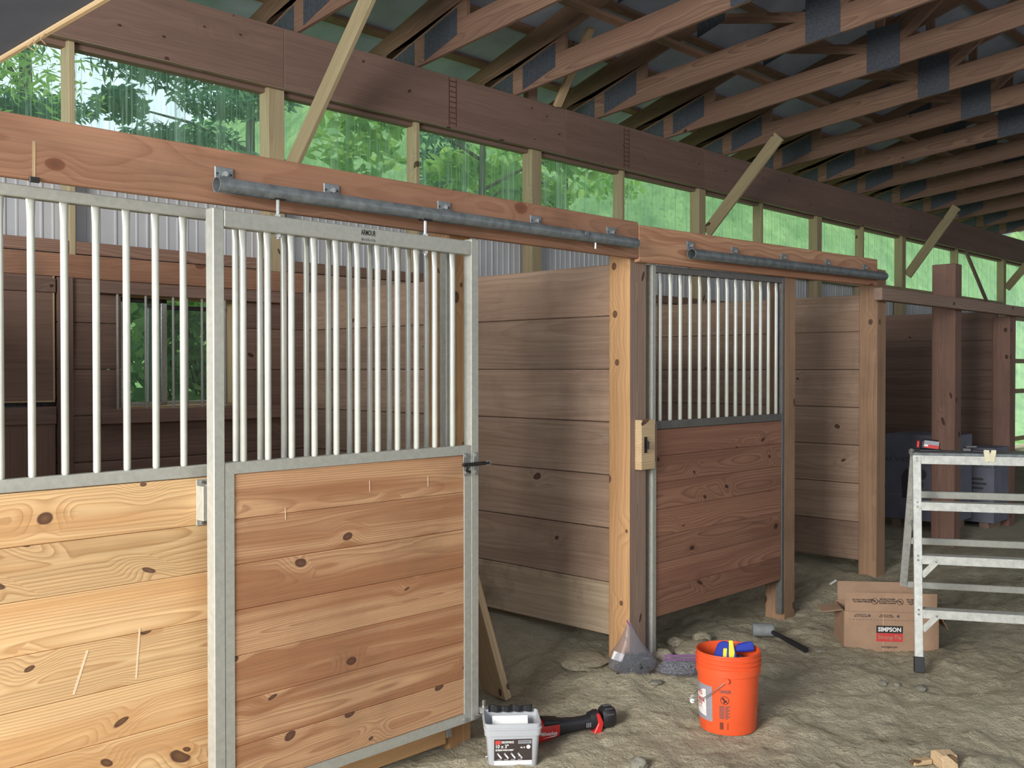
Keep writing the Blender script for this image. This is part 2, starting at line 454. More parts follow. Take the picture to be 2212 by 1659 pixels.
# ------------------------------------------------------------------ ground
ANCH = np.array([(4.55, 3.4, -.03), (3.2, 3.4, -.15), (6.3, 3.4, -.10), (7.7, 3.4, -.03), (9.4, 3.4, .0), (10.8, 3.4, .02), (2, 3.4, -.11), (1, 3.3, -.11),
    (4.13, 2.58, -.10), (5.66, 2.25, -.10), (6.5, 2.7, -.10), (6, 2.7, -.10), (3.2, 3.05, -.13), (4.4, 4.4, .05), (4.4, 5.5, .05), (3.7, 3.75, -.16), (3, 5, .0), (7.6, 4.2, .03),
    (7.6, 5.5, .03), (9.5, 4.2, .08), (10.5, 3.7, .06), (-6, -6, -.1), (20, -6, -.1), (20, 6, .05), (-6, 6, -.1), (12, 0, -.08), (4.6, 3.35, -.03), (5.5, 3.3, -.08), (2, 1, -.12), (5, 0, -.1), (4.2, 1.5, -.1)])
def ground_z(x, y):
    d2 = (ANCH[:, 0] - x) ** 2 + (ANCH[:, 1] - y) ** 2 + 0.02
    w = 1 / d2 ** 1.5
    return float((w * ANCH[:, 2]).sum() / w.sum())
def axis_steps(parts):
    out = []
    for a, b, s in parts: out += list(np.arange(a, b - 1e-6, s))
    return out + [parts[-1][1]]
gx = axis_steps([(-4, 2.4, 0.4), (2.4, 6.6, 0.026), (6.6, 9, 0.06), (9, 23, 0.4)])
gy = axis_steps([(-6.6, -0.2, 0.4), (-0.2, 1.2, 0.05), (1.2, 4.0, 0.028), (4.0, 7.0, 0.12)])
bm = bmesh.new()
rows = []
for y in gy:
    row = []
    for x in gx:
        z = ground_z(x, y)
        if 2.2 < x < 9.2 and -0.4 < y < 5:
            p = Vector((x, y, 0))
            z += 0.026 * noise.fractal(p * 2.2, 1.0, 2.0, 3)
            q = Vector((x * 0.9 + y * 0.5, y * 1.6 - x * 0.3, 3.3))
            z += 0.016 * noise.fractal(q * 8.0, 0.8, 2.1, 3)
            z += 0.016 * max(0.0, noise.noise(q * 19.0)) 
        row.append(bm.verts.new((x, y, z)))
    rows.append(row)
for a, b in zip(rows, rows[1:]):
    for k in range(len(gx) - 1): bm.faces.new((a[k], a[k + 1], b[k + 1], b[k]))
link('floor', mesh_of(bm, M['ground'], True), kind='structure')

# ------------------------------------------------------------------ ribbed sheets (wall siding, clear panels)
def ribbed(x0, x1, z0, z1, pitch=0.0762, rib=0.012, h=0.005):
    bm = bmesh.new()
    xs = []
    x = x0
    k = 0
    while x < x1 - 1e-4:
        hh = h * (2.0 if k % 3 == 0 else 1.0)
        for dx, dy in ((0, 0), (pitch - rib * 1.6, 0), (pitch - rib * 1.2, -hh), (pitch - rib * 0.4, -hh)):
            if x + dx < x1: xs.append((x + dx, dy))
        x += pitch; k += 1
    xs.append((x1, 0))
    a = [bm.verts.new((u, v, z0)) for u, v in xs]
    b = [bm.verts.new((u, v, z1)) for u, v in xs]
    for k in range(len(xs) - 1): bm.faces.new((a[k], a[k + 1], b[k + 1], b[k]))
    return bm

# ------------------------------------------------------------------ back wall: frame, siding, planks
WB = struct('wall_back', (0, 6.6, 0))
POSTS = [1.36, 4.225, 7.16, 10.055, 12.985, 15.845]
STUDS = [2.73, 5.69, 8.585, 11.485, 14.425]
for x in POSTS: box('post', (x, 6.605, -0.3), (x + 0.14, 6.735, 3.75), M['stud'], WB)
box('post', (20.6, 6.605, -0.3), (20.74, 6.735, 3.75), M['stud'], WB)
for x in STUDS + [18.2]: box('stud', (x, 6.605, 2.2), (x + 0.04, 6.735, 3.75), M['stud'], WB)
# carrier beam in lengths, butted over the posts
for a, b in ((-3.4, 4.33), (4.333, 7.6), (7.603, 10.1), (10.103, 15.94), (15.943, 22.9)):
    box('beam', (a, 6.555, 3.75), (b, 6.6, 4.2), M['beam'], WB)
    box('beam', (a, 6.605, 3.75), (b, 6.65, 4.2), M['beam'], WB)
box('top_strip', (-3.4, 6.655, 3.712), (22.9, 6.74, 3.82), M['beam'], WB)
box('edge_strip', (-3.4, 6.548, 3.738), (22.9, 6.60, 3.7495), M['old_post'], WB)
for x in (6.03, 8.55):   # printed stamp ladder on the beam face
    bmx = bmesh.new()
    for dx in (0, 0.085):
        r = bmesh.ops.create_cube(bmx, size=1.0)
        bmesh.ops.scale(bmx, vec=(0.012, 0.001, 0.42), verts=r['verts']); bmesh.ops.translate(bmx, vec=(x + dx, 6.5545, 3.975), verts=r['verts'])
    for k in range(9):
        r = bmesh.ops.create_cube(bmx, size=1.0)
        bmesh.ops.scale(bmx, vec=(0.075, 0.001, 0.01), verts=r['verts']); bmesh.ops.translate(bmx, vec=(x + 0.043, 6.5545, 3.79 + k * 0.046), verts=r['verts'])
    link('stamp', mesh_of(bmx, plain('stamp_ink_%d' % int(x), (104, 66, 56), 0.8, 0, 60, 0.1), False), WB, Matrix.Identity(4))
for x, zt in ((7.17, 4.34), (13.0, 4.33)):
    box('post_stub', (x, 6.66, 4.2), (x + 0.13, 6.73, zt + 0.1), M['truss'], WB)
# girts behind the posts
edges = sorted(POSTS + STUDS + [18.2, 20.6])
for i in range(len(edges) - 1):
    a = edges[i] + (0.14 if edges[i] in POSTS or edges[i] == 20.6 else 0.04); b = edges[i + 1]
    box('girt', (a + 0.002, 6.61, 2.365), (b - 0.002, 6.65, 2.447), M['truss'], WB)
    box('sill_girt', (a + 0.002, 6.61, 2.85), (b - 0.002, 6.65, 2.93), M['stud'], WB)
# steel siding
for a, b, z0, z1 in ((-3.4, 3.04, -0.2, 2.93), (3.04, 3.96, 2.13, 2.93), (3.04, 3.96, -0.2, 1.33), (3.96, 21.2, -0.2, 2.93)):
    link('siding', mesh_of(ribbed(a, b, z0, z1), M['siding'], False), WB, Matrix.Translation((0, 6.76, 0)))
# clear ribbed clerestory, one sheet to a bay
bays = [(-0.2, 1.36)] + [(edges[i], edges[i + 1]) for i in range(len(edges) - 1)] + [(20.6, 22.9)]
for i, (a, b) in enumerate(bays):
    link('window_%d' % (i + 1), mesh_of(ribbed(a + 0.0, b, 2.9, 3.8), M['clear_sheet'], False), None, Matrix.Translation((0, 6.765, 0)), kind='structure')
NW = len(bays)
# inner lining of wide planks; the stall with the window and the half door has openings in it
ROWS = [(-0.22, 0.076), (0.08, 0.382), (0.386, 0.692), (0.696, 0.999), (1.003, 1.304), (1.308, 1.607), (1.611, 1.912), (1.916, 2.2)]
def back_planks(x0, x1, holes=()):
    for z0, z1 in ROWS:
        spans = [(x0, x1)]
        for hx0, hx1, hz0, hz1 in holes:
            if z1 > hz0 + 0.05 and z0 < hz1 - 0.05:
                new = []
                for a, b in spans:
                    if hx0 > a: new.append((a, min(b, hx0)))
                    if hx1 < b: new.append((max(a, hx1), b))
                spans = [s for s in new if s[1] - s[0] > 0.03]
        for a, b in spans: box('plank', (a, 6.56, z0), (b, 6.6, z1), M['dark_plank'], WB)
back_planks(0.99, 4.535, ((1.45, 2.63, -0.3, 2.25), (3.05, 3.945, 1.33, 2.12)))
back_planks(4.59, 7.725)
back_planks(7.78, 10.855)
back_planks(10.91, 20.2)
box('header_plank', (0.99, 6.555, 2.205), (2.66, 6.6, 2.352), M['header'], WB)
box('header_plank', (2.662, 6.548, 2.2), (4.535, 6.6, 2.352), M['header'], WB)
box('header_plank', (4.59, 6.555, 2.205), (7.725, 6.6, 2.352), M['plank'], WB)
box('header_plank', (7.78, 6.555, 2.205), (10.855, 6.6, 2.352), M['plank'], WB)
box('stud', (2.63, 6.53, -0.1), (2.72, 6.56, 2.2), M['dark_plank'], WB)

# half door of the first stall
D1 = struct('door_1', (2.05, 6.58, 0))
box('upper_leaf', (1.46, 6.565, 1.405), (2.618, 6.6, 2.21), M['ply'], D1)
box('edge_strip', (2.603, 6.561, 1.405), (2.614, 6.5645, 2.21), M['pale'], D1)
box('edge_strip', (1.46, 6.561, 1.400), (2.614, 6.5645, 1.41), M['pale'], D1)
box('lower_leaf', (1.46, 6.565, -0.05), (2.618, 6.6, 1.371), M['ply'], D1)
box('rail', (1.46, 6.55, 1.26), (2.618, 6.5645, 1.371), M['dark_plank'], D1)
box('rail', (1.46, 6.55, 2.1), (2.618, 6.5645, 2.19), M['dark_plank'], D1)

# sliding window with a bar grille
W1 = struct('window_%d' % (NW + 1), (3.5, 6.6, 1.35))
for lo, hi in (((3.05, 6.6, 1.335), (3.945, 6.74, 1.36)), ((3.05, 6.6, 2.1), (3.945, 6.74, 2.125)), ((3.05, 6.6, 1.36), (3.062, 6.74, 2.1)), ((3.92, 6.6, 1.36), (3.945, 6.74, 2.1))):
    box('frame', lo, hi, M['pale'], W1)
box('head_board', (2.86, 6.50, 2.11), (4.27, 6.555, 2.192), M['dark_plank'], W1)
box('sill_board', (2.875, 6.47, 1.25), (4.29, 6.555, 1.345), M['dark_plank'], W1)
for x0, x1, y, zt in ((3.062, 3.43, 6.66, 2.1), (3.31, 3.92, 6.70, 2.065)):
    s = box('sash', (x0, y, 1.36), (x0 + 0.045, y + 0.03, zt), M['zinc'], W1)
    box('sash', (x1 - 0.045, y, 1.36), (x1, y + 0.03, zt), M['zinc'], W1)
    box('sash', (x0, y, zt - 0.03), (x1, y + 0.03, zt), M['dark_metal'], W1)
    box('sash', (x0, y, 1.36), (x1, y + 0.03, 1.385), M['zinc'], W1)
    box('pane', (x0 + 0.045, y + 0.012, 1.385), (x1 - 0.045, y + 0.016, zt - 0.03), M['glass'], W1, bev=0)
for x in (3.006, 3.203, 3.402, 3.506, 3.62, 3.80, 4.107):
    tube('bar', ((x, 6.52, 1.345), (x, 6.52, 2.112)), 0.009, M['galv'], W1, 8)

# lighter opening far down the wall: clear sheet behind two rails
W2 = struct('window_%d' % (NW + 2), (22, 6.7, 0))
link('pane', mesh_of(ribbed(21.2, 22.9, 0.2, 2.65), M['clear_sheet'], False), W2, Matrix.Translation((0, 6.765, 0)))
for z in (0.2, 1.15, 1.75, 2.60): box('rail', (21.2, 6.62, z), (22.9, 6.66, z + 0.09), M['stud'], W2)
box('jamb', (21.12, 6.6, 0.0), (21.2, 6.74, 2.7), M['dark_plank'], W2)

# other walls, which only close the building
WR = struct('wall_right', (0, -6.2, 0))
link('siding', mesh_of(ribbed(-3.4, 22.9, -0.2, 2.9, 0.2286, 0.04, 0.019), M['siding'], False), WR, Matrix.Translation((0, -6.2, 0)))
WE = struct('wall_end', (22.9, 0, 0))
box('panel', (22.9, -6.2, -0.2), (22.94, 6.8, 6.9), M['siding'], WE, bev=0)

# ------------------------------------------------------------------ roof
ZTOP = lambda y: 4.449 + (7.308 - y) * 0.3185
RIDGE = 0.3
CE = struct('ceiling', (0, RIDGE, ZTOP(RIDGE)))
for side in (1, -1):
    y_e = 7.75 if side == 1 else 2 * RIDGE - 7.75
    ye0 = 7.75
    bmr = bmesh.new()
    z0, z1 = ZTOP(ye0) + 0.045, ZTOP(RIDGE) + 0.045
    v = [bmr.verts.new(p) for p in ((-3.4, y_e, z0), (22.9, y_e, z0), (22.9, RIDGE, z1), (-3.4, RIDGE, z1),
                                   (-3.4, y_e, z0 + 0.03), (22.9, y_e, z0 + 0.03), (22.9, RIDGE, z1 + 0.03), (-3.4, RIDGE, z1 + 0.03))]
    for f in ((0, 1, 2, 3), (7, 6, 5, 4), (0, 4, 5, 1), (1, 5, 6, 2), (2, 6, 7, 3), (3, 7, 4, 0)): bmr.faces.new([v[i] for i in f])
    bmesh.ops.recalc_face_normals(bmr, faces=bmr.faces)
    link('roof_sheet', mesh_of(bmr, M['roof'], False), CE, Matrix.Identity(4))
    for k in range(12):
        yy = 7.6 - k * 0.61
        if yy < RIDGE + 0.1: break
        zc = ZTOP(yy) + 0.02
        y = yy if side == 1 else 2 * RIDGE - yy
        lumber('purlin', (-3.4, y, zc), (22.9, y, zc), 0.089, 0.038, (0, side, -0.3185), M['truss'], CE)

# ------------------------------------------------------------------ scissor trusses, 1.22 m apart
CH = lambda y: 4.2 + (6.6 - y) * 0.1018        # lower edge of the bottom chord
DEP = 0.225
ORD = ['first', 'second', 'third', 'fourth', 'fifth', 'sixth', 'seventh', 'eighth', 'ninth', 'tenth', 'eleventh', 'twelfth', 'thirteenth', 'fourteenth', 'fifteenth', 'sixteenth']
def ridged_plate(name, y0, y1, z0, z1, slope, parent, x, vert):
    """Pressed steel connector plate with rows of teeth ridges, on the face of a truss."""
    bm = bmesh.new()
    n = 12
    w, h = y1 - y0, z1 - z0
    for k in range(n):
        r = bmesh.ops.create_cube(bm, size=1.0)
        if vert: s, p = (0.0032, w / n * 0.7, h), (0, y0 + (k + 0.5) * w / n, (z0 + z1) / 2)
        else: s, p = (0.0032, w, h / n * 0.7), (0, (y0 + y1) / 2, z0 + (k + 0.5) * h / n)
        bmesh.ops.scale(bm, vec=s, verts=r['verts']); bmesh.ops.translate(bm, vec=p, verts=r['verts'])
    r = bmesh.ops.create_cube(bm, size=1.0)
    bmesh.ops.scale(bm, vec=(0.0016, w, h), verts=r['verts']); bmesh.ops.translate(bm, vec=(0.001, (y0 + y1) / 2, (z0 + z1) / 2), verts=r['verts'])
    for v in bm.verts: v.co.z += -slope * (v.co.y - y0)
    return link(name, mesh_of(bm, M['plate'], False), parent, Matrix.Translation((x, 0, 0)))

def make_truss(x, label):
    T = thing('roof_truss', label, 'truss', (x, 6.6, 4.2), 0, 'roof trusses')
    t = 0.038
    yl, yr = 7.05, RIDGE
    sl = Vector((0, 1, -0.1018)).normalized()
    up = Vector((0, 0, 1))
    xc = x + t / 2
    # two lengths of bottom chord meet under the big splice plate
    for a, b in ((7.05, 4.08), (4.078, yr)):
        lumber('bottom_chord', (xc, a, CH(a) + DEP / 2), (xc, b, CH(b) + DEP / 2), DEP, t, up, M['truss'], T)
    lumber('top_chord', (xc, 7.45, ZTOP(7.45) - 0.115), (xc, yr, ZTOP(yr) - 0.115), 0.225, t, up, M['truss'], T)
    if x < 12:
        # far half of the scissor, beyond the ridge
        lumber('bottom_chord', (xc, yr - 0.002, CH(yr) + DEP / 2), (xc, -6.2, CH(6.8) + DEP / 2), DEP, t, up, M['truss'], T)
        lumber('top_chord', (xc, yr - 0.002, ZTOP(yr) - 0.115), (xc, -6.8, ZTOP(7.4) - 0.115), 0.225, t, up, M['truss'], T)
    # wedge block in the heel
    prism('heel_wedge', [(6.98, CH(6.98) + DEP), (5.95, CH(5.95) + DEP), (5.95, ZTOP(5.95) - 0.24), (6.98, ZTOP(6.98) - 0.24)], t, M['truss'], T, frame_mw((xc, 0, 0), (0, 1, 0), (0, 0, 1)))
    def web(y0, z0, y1, z1, w=0.089):
        lumber('web', (xc, y0, z0), (xc, y1, z1), w, t, (0, 1, 0) if abs(z1 - z0) > abs(y1 - y0) else up, M['truss'], T)
    top = lambda y: ZTOP(y) - 0.22
    bot = lambda y: CH(y) + DEP
    web(4.12, bot(4.12), 4.12, top(4.12))
    web(4.20, bot(4.2), 5.2, top(5.2))
    web(3.95, bot(3.95), 2.7, top(2.7))
    web(2.3, bot(2.3), 2.55, top(2.55))
    web(2.15, bot(2.15), 1.2, top(1.2))
    web(RIDGE, bot(RIDGE), RIDGE, top(RIDGE))
    xp = x - 0.0035
    ridged_plate('heel_plate', 6.6, 6.99, CH(6.6) + 0.01, CH(6.6) + 0.215, 0.32, T, xp, True)
    ridged_plate('chord_plate', 6.065, 6.47, CH(6.065) + 0.105, CH(6.065) + 0.325, 0.32, T, xp, True)
    ridged_plate('splice_plate', 3.92, 4.24, CH(3.92) - 0.012, CH(3.92) + 0.395, 0.05, T, xp, False)
    ridged_plate('top_plate', 5.05, 5.35, ZTOP(5.35) - 0.23, ZTOP(5.35) - 0.04, 0.3185, T, xp, True)
    return T
TX = [2.01, 3.23] + [4.449 + 1.2195 * k for k in range(0, 14)]
for k, x in enumerate(TX):
    if x < 4:
        lb = '%s red brown scissor truss back towards the open end, above the top of the view' % ('second' if k == 0 else 'first')
    else:
        lb = '%s red brown scissor truss with grey splice plates, counting from the dark overhead board' % ORD[k - 2]
    make_truss(x, lb)

# lateral ties that run the length of the barn over the bottom chords
for y, lb in ((5.31, 'long pale tie board lying across the truss bottom chords nearest the wall'), (2.45, 'long pale tie board across the truss bottom chords nearest the ridge')):
    z = CH(y) + DEP + 0.021
    lumber('tie_board', (1.6, y, z), (20.6, y, z), 0.089, 0.038, (0, 1, -0.1), M['truss'], None, label=lb, cat='tie board')
# knee braces from the wall posts up to the trusses
def knee(x, y0, z0, y1, z1, lb, mat=M['stud']):
    lumber('knee_brace', (x, y0, z0), (x, y1, z1), 0.14, 0.038, (0, 0.7, 0.7), mat, None, label=lb, cat='brace')
knee(4.408, 6.60, 3.14, 5.45, 4.41, 'weathered diagonal brace nearest the camera, nailed to the first roof truss')
knee(10.24, 6.62, 3.24, 5.67, 4.235, 'pale diagonal brace above the short steel pipe track')
knee(16.08, 6.62, 3.13, 5.85, 4.15, 'dim diagonal brace above the tall free standing post')
knee(20.8, 6.62, 3.2, 5.75, 4.24, 'furthest diagonal brace, cut by the right edge of the view')
lumber('sway_brace', (7.43, 6.52, 4.19), (7.31, 6.0, 4.80), 0.089, 0.038, (1, 0, 0), M['pale'], None, label='short pale upright brace rising from the beam between two trusses', cat='brace')
lumber('sway_brace', (18.30, 6.50, 3.70), (19.45, 6.50, 2.80), 0.07, 0.038, (1, 0, 1), M['old_post'], None, label='thin dark brace slanting across a far clear panel', cat='brace')

# loft board over the stall front, its underside dark, a raw lip along its edge
LO = thing('loft_board', 'dark overhead board with a raw wooden lip along its edge', 'board', (0.6, 2.2, 2.43))
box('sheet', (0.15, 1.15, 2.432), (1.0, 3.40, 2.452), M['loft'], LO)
box('lip', (0.984, 1.15, 2.42), (1.0, 3.40, 2.4318), M['pale'], LO)
box('joist', (0.15, 1.15, 2.4525), (1.0, 1.19, 2.56), M['old_post'], LO)
for k in range(3): 
    tube('splinter', ((0.985, 2.52 + k * 0.035, 2.42), (0.975, 2.525 + k * 0.04, 2.407), (0.99, 2.53 + k * 0.035, 2.398)), 0.0016, M['pale'], LO, 5)

# ------------------------------------------------------------------ stall posts
def post(x0, x1, y0, y1, z0, z1, mat, lb):
    return box('stall_post', (x0, y0, z0), (x1, y1, z1), mat, None, bev=0.006, label=lb, cat='post')
post(0.90, 0.985, 3.40, 3.55, -0.3, 2.4, M['old_post'], 'stall post at the left end of the first barred front, outside the view')
post(3.146, 3.289, 3.425, 3.57, -0.3, 2.4, M['post'], 'orange wooden jamb post behind the right end of the sliding door')
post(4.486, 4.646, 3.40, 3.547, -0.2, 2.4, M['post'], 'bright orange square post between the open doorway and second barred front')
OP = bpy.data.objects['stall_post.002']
OP.data = OP.data.copy(); OP.data.materials.append(M['old_post'])      # aisle face rough and weathered, its weaker light also put into the colour
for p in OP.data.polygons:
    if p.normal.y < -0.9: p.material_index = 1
post(6.228, 6.375, 3.40, 3.547, -0.3, 2.4, M['brown_post'], 'brown square post on the right of the second barred front')
post(7.683, 7.85, 3.40, 3.547, -0.3, 2.4, M['brown_post'], 'brown square post under the end of the short pipe track')
post(9.32, 9.48, 3.40, 3.609, -0.2, 2.57, M['far_post'], 'tall red brown post that sticks up above the rough rail')
post(10.80, 10.98, 3.40, 3.567, -0.2, 2.15, M['far_post'], 'dim red brown post right of the tall post')

# header boards over the stall fronts
def header(p0, p1, h, th, mat, lb, name='header_board'):
    return lumber(name, p0, p1, h, th, (0, 0, 1), mat, None, bev=0.004, label=lb, cat='beam')
header((-1.45, 3.379, 2.3135), (4.515, 3.379, 2.323), 0.203, 0.036, M['header'], 'long reddish header board carrying the long steel pipe track')
HD1 = [o for o in bpy.data.objects if o.name.startswith('header_board')][0]
box('pale_run', (1.271, 3.3602, 2.222), (1.281, 3.3607, 2.34), M['pale'], HD1, bev=0)
box('clip', (1.26, 3.352, 2.206), (1.291, 3.3607, 2.224), M['dark_metal'], HD1, bev=0.001)
header((4.519, 3.379, 2.308), (7.60, 3.379, 2.362), 0.205, 0.036, M['header2'], 'fresh orange header board carrying the short steel pipe track')
RL = header((7.606, 3.362, 2.198), (11.3, 3.362, 2.200), 0.098, 0.07, M['old_post'], 'rough dark rail across the two far posts', 'rough_rail')

# ------------------------------------------------------------------ plank partitions between the stalls
def partition(x, lb, z_low, mat, y1=6.555):
    P = thing('stall_partition', lb, 'partition', (x, 5.0, 0))
    rows = [(z0, z1) for z0, z1 in ROWS if z0 > -0.1] if z_low > -0.1 else ROWS
    for z0, z1 in rows:
        zz1 = 2.208 if z1 == 2.2 else z1
        e = random.uniform(-0.004, 0.004)
        box('plank', (x + e, 3.55, z0), (x + 0.04 + e, y1, zz1), M['mud_plank'] if (z0 < 0.1 and 4 < x < 5) else mat, P, bev=0.004)
    return P
partition(4.545, 'plank partition seen through the open doorway, its bottom plank muddy', 0, M['plank'])
partition(7.735, 'plank partition behind the brown post under the short track end', 0, M['plank'])
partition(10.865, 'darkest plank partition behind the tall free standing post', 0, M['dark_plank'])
partition(0.93, 'plank partition closing the first stall on the left, outside the view', 0, M['plank'])

# ------------------------------------------------------------------ barred stall fronts
def bar_mesh(length, r=0.0125):
    """Round bar with rounded foot, hammered flat at the top where it meets the rail."""
    bm = bmesh.new()
    prof = [(0.0005, 0), (r * 0.75, 0.004), (r, 0.012), (r, length * 0.5), (r, length - 0.09), (r, length - 0.03), (r, length)]
    rings = lathe_bm(bm, prof, 12)
    for k, (fx, fy) in ((5, (1.25, 0.45)), (6, (1.3, 0.35))):
        for v in rings[k]: v.co.x *= fx; v.co.y *= fy
    bm.faces.new(rings[-1]); bm.faces.new(rings[0][::-1])
    return mesh_of(bm, M['bar'])
def tsplit(name, lo, hi, z0, z1, n_or_step, mat, parent, y0, y1, edges=None):
    """Tongue and groove boards stacked between z0 and z1, joints recessed."""
    zs = edges or [z0 + k * n_or_step for k in range(int((z1 - z0) / n_or_step) + 2)]
    zs = [z for z in zs if z < z1 - 0.03] + [z1]
    for a, b in zip(zs, zs[1:]):
        e = random.uniform(-0.0008, 0.0008)
        box(name, (lo, y0 + e, a + 0.0006), (hi, y1 + e, b - 0.0006), mat, parent, bev=0.0022)

def stall_front(lb, x0, x1, zt, zt_tilt, zm0, zm1, zb, bars, mat, stile, left_stile, fm='galv'):
    F = thing('barred_stall_front', lb, 'stall front', ((x0 + x1) / 2, 3.42, 0))
    ya, yb = 3.40, 3.445
    lumber('top_rail', (x0, 3.4225, zt - 0.02), (x1, 3.4225, zt - 0.02 + zt_tilt), 0.04, 0.045, (0, 0, 1), M[fm], F)
    box('mid_rail', (x0, ya, zm0), (x1, yb, zm1), M[fm], F)
    box('stile', (x1, ya - 0.001, zb - 0.09), (x1 + stile, yb, zt + zt_tilt + 0.002), M[fm], F)
    box('stile', (x0 - left_stile, ya - 0.001, zb - 0.07), (x0, yb, zt + 0.002), M['galv'], F)
    L = zt - 0.04 - zm1
    me = bar_mesh(L + 0.02)
    for x in bars:
        dz = zt_tilt * (x - x0) / (x1 - x0)
        link('bar', me, F, Matrix.Translation((x, 3.4225, zm1 - 0.006)) @ Matrix.Scale((L + 0.03 + dz) / (L + 0.02), 4, (0, 0, 1)))
    return F
bars1 = [1.19 - 0.1085 * k for k in (1, 0)] + [1.288 + 0.1075 * k for k in range(17)]
F1 = stall_front('barred stall front of pale knotty pine at the left edge', 0.985 + 0.04, 3.108, 2.202, 0.0, 1.207, 1.25, 0.0, [b for b in bars1 if b < 3.07], M['pine'], 0.035, 0.04)
ed = [1.207 - 0.178 * k for k in range(8)][::-1]
tsplit('plank', 1.025, 3.106, -0.1, 1.205, 0, M['pine'], F1, 3.403, 3.441, [-0.115] + [e for e in ed if e > -0.03])
bars2 = [4.805 + 0.1031 * k for k in range(14)]
F2 = stall_front('barred stall front of dark red pine right of the bright orange post', 4.735, 6.19, 2.205, 0.03, 1.262, 1.309, 0.03, bars2, M['red_pine'], 0.036, 0.036, 'galv_grey')
tsplit('plank', 4.737, 6.188, 0.022, 1.26, 0, M['red_pine'], F2, 3.404, 3.441, [1.262 - 0.155 * k for k in range(8)][::-1])
box('lower_stile', (4.699, 3.395, -0.02), (4.735, 3.40, 1.3), M['galv'], F2)
# bent screw catch on the first front
CT = thing('catch_bracket', 'small white U shaped steel catch screwed beside the door edge', 'bracket', (1.88, 3.37, 1.11))
pts = [(0, 0), (0.030, 0), (0.030, 0.044), (0.052, 0.044), (0.052, 0.047), (0.027, 0.047), (0.027, 0.003), (0, 0.003)]
box('plate', (1.862, 3.398, 1.028), (1.915, 3.4015, 1.199), M['galv'], CT, bev=0.001)
box('web', (1.862, 3.352, 1.05), (1.866, 3.398, 1.177), M['galv'], CT, bev=0.001)
box('web', (1.901, 3.352, 1.05), (1.905, 3.398, 1.177), M['galv'], CT, bev=0.001)
box('face', (1.862, 3.349, 1.05), (1.905, 3.352, 1.177), M['galv'], CT, bev=0.001)
for z in (1.038, 1.189): tube('screw', ((1.884, 3.398, z), (1.884, 3.392, z)), 0.006, M['zinc'], CT, 8)

# ------------------------------------------------------------------ sliding stall door
DR = thing('sliding_stall_door', 'sliding stall door with bars above knotty pine, hung from pipe track', 'door', (2.52, 3.295, 0.0))
Y0, Y1 = 3.27, 3.322
DX0, DX1 = 1.86, 3.189
box('stile', (DX0, Y0, 0.0), (1.905, Y1, 2.186), M['galv'], DR)
box('stile', (3.142, Y0, 0.012), (DX1, Y1, 2.194), M['galv'], DR)
box('top_rail', (1.905, Y0, 2.121), (3.142, Y1, 2.183), M['galv'], DR)
def channel(pts, nm='channel'):
    return prism(nm, pts, 0.05, M['galv'], DR, frame_mw((0, Y0 + 0.026, 0), (1, 0, 0), (0, 0, 1)))
cx0, cx1, cz0, cz1 = 1.9055, 3.1415, 0.014, 1.264
wv = 0.041
channel([(cx0, cz1), (cx1, cz1), (cx1 - wv, cz1 - wv), (cx0 + wv * 0.9, cz1 - wv)])
channel([(cx0, cz0), (cx0, cz1 - 0.001), (cx0 + wv * 0.9, cz1 - wv - 0.001), (cx0 + wv * 0.9, cz0 + wv)])
channel([(cx1, cz0), (cx1 - wv, cz0 + wv), (cx1 - wv, cz1 - wv - 0.001), (cx1, cz1 - 0.001)])
channel([(cx0, cz0 - 0.001), (cx0 + wv * 0.9, cz0 + wv - 0.001), (cx1 - wv, cz0 + wv - 0.001), (cx1, cz0 - 0.001)])
tsplit('plank', cx0 + wv * 0.9, cx1 - wv, cz0 + wv, cz1 - wv, 0, M['door_pine'], DR, Y0 + 0.006, Y1 - 0.006, [0.055] + [cz1 - wv - 0.168 * k for k in range(8) if cz1 - wv - 0.168 * k > 0.09][::-1])
me = bar_mesh(2.125 - 1.26 + 0.01, 0.0127)
for k in range(11): link('bar', me, DR, Matrix.Translation((1.996 + 0.1054 * k, Y0 + 0.026, 1.258)))
# hanger bolts with trolley yokes, bumper latch, floor guide
for x in (2.149, 2.892):
    hb = tube('hanger_bolt', ((x, 3.297, 2.10), (x, 3.297, 2.262)), 0.008, M['zinc'], DR, 8)
    box('yoke', (x - 0.028, 3.28, 2.25), (x + 0.028, 3.314, 2.262), M['dark_metal'], hb)
    tube('nut', ((x, 3.297, 2.108), (x, 3.297, 2.121)), 0.013, M['zinc'], hb, 6)
    tube('nut', ((x, 3.297, 2.183), (x, 3.297, 2.193)), 0.013, M['zinc'], hb, 6)
lettering('ARMOUR', 0.03, M['ink'], DR, frame_mw((2.56, 3.2695, 2.162), (1, 0, 0), (0, 0, 1)), width=0.075, bold=0.0008)
lettering('863-676-1116', 0.016, M['ink'], DR, frame_mw((2.56, 3.2695, 2.134), (1, 0, 0), (0, 0, 1)), width=0.072)
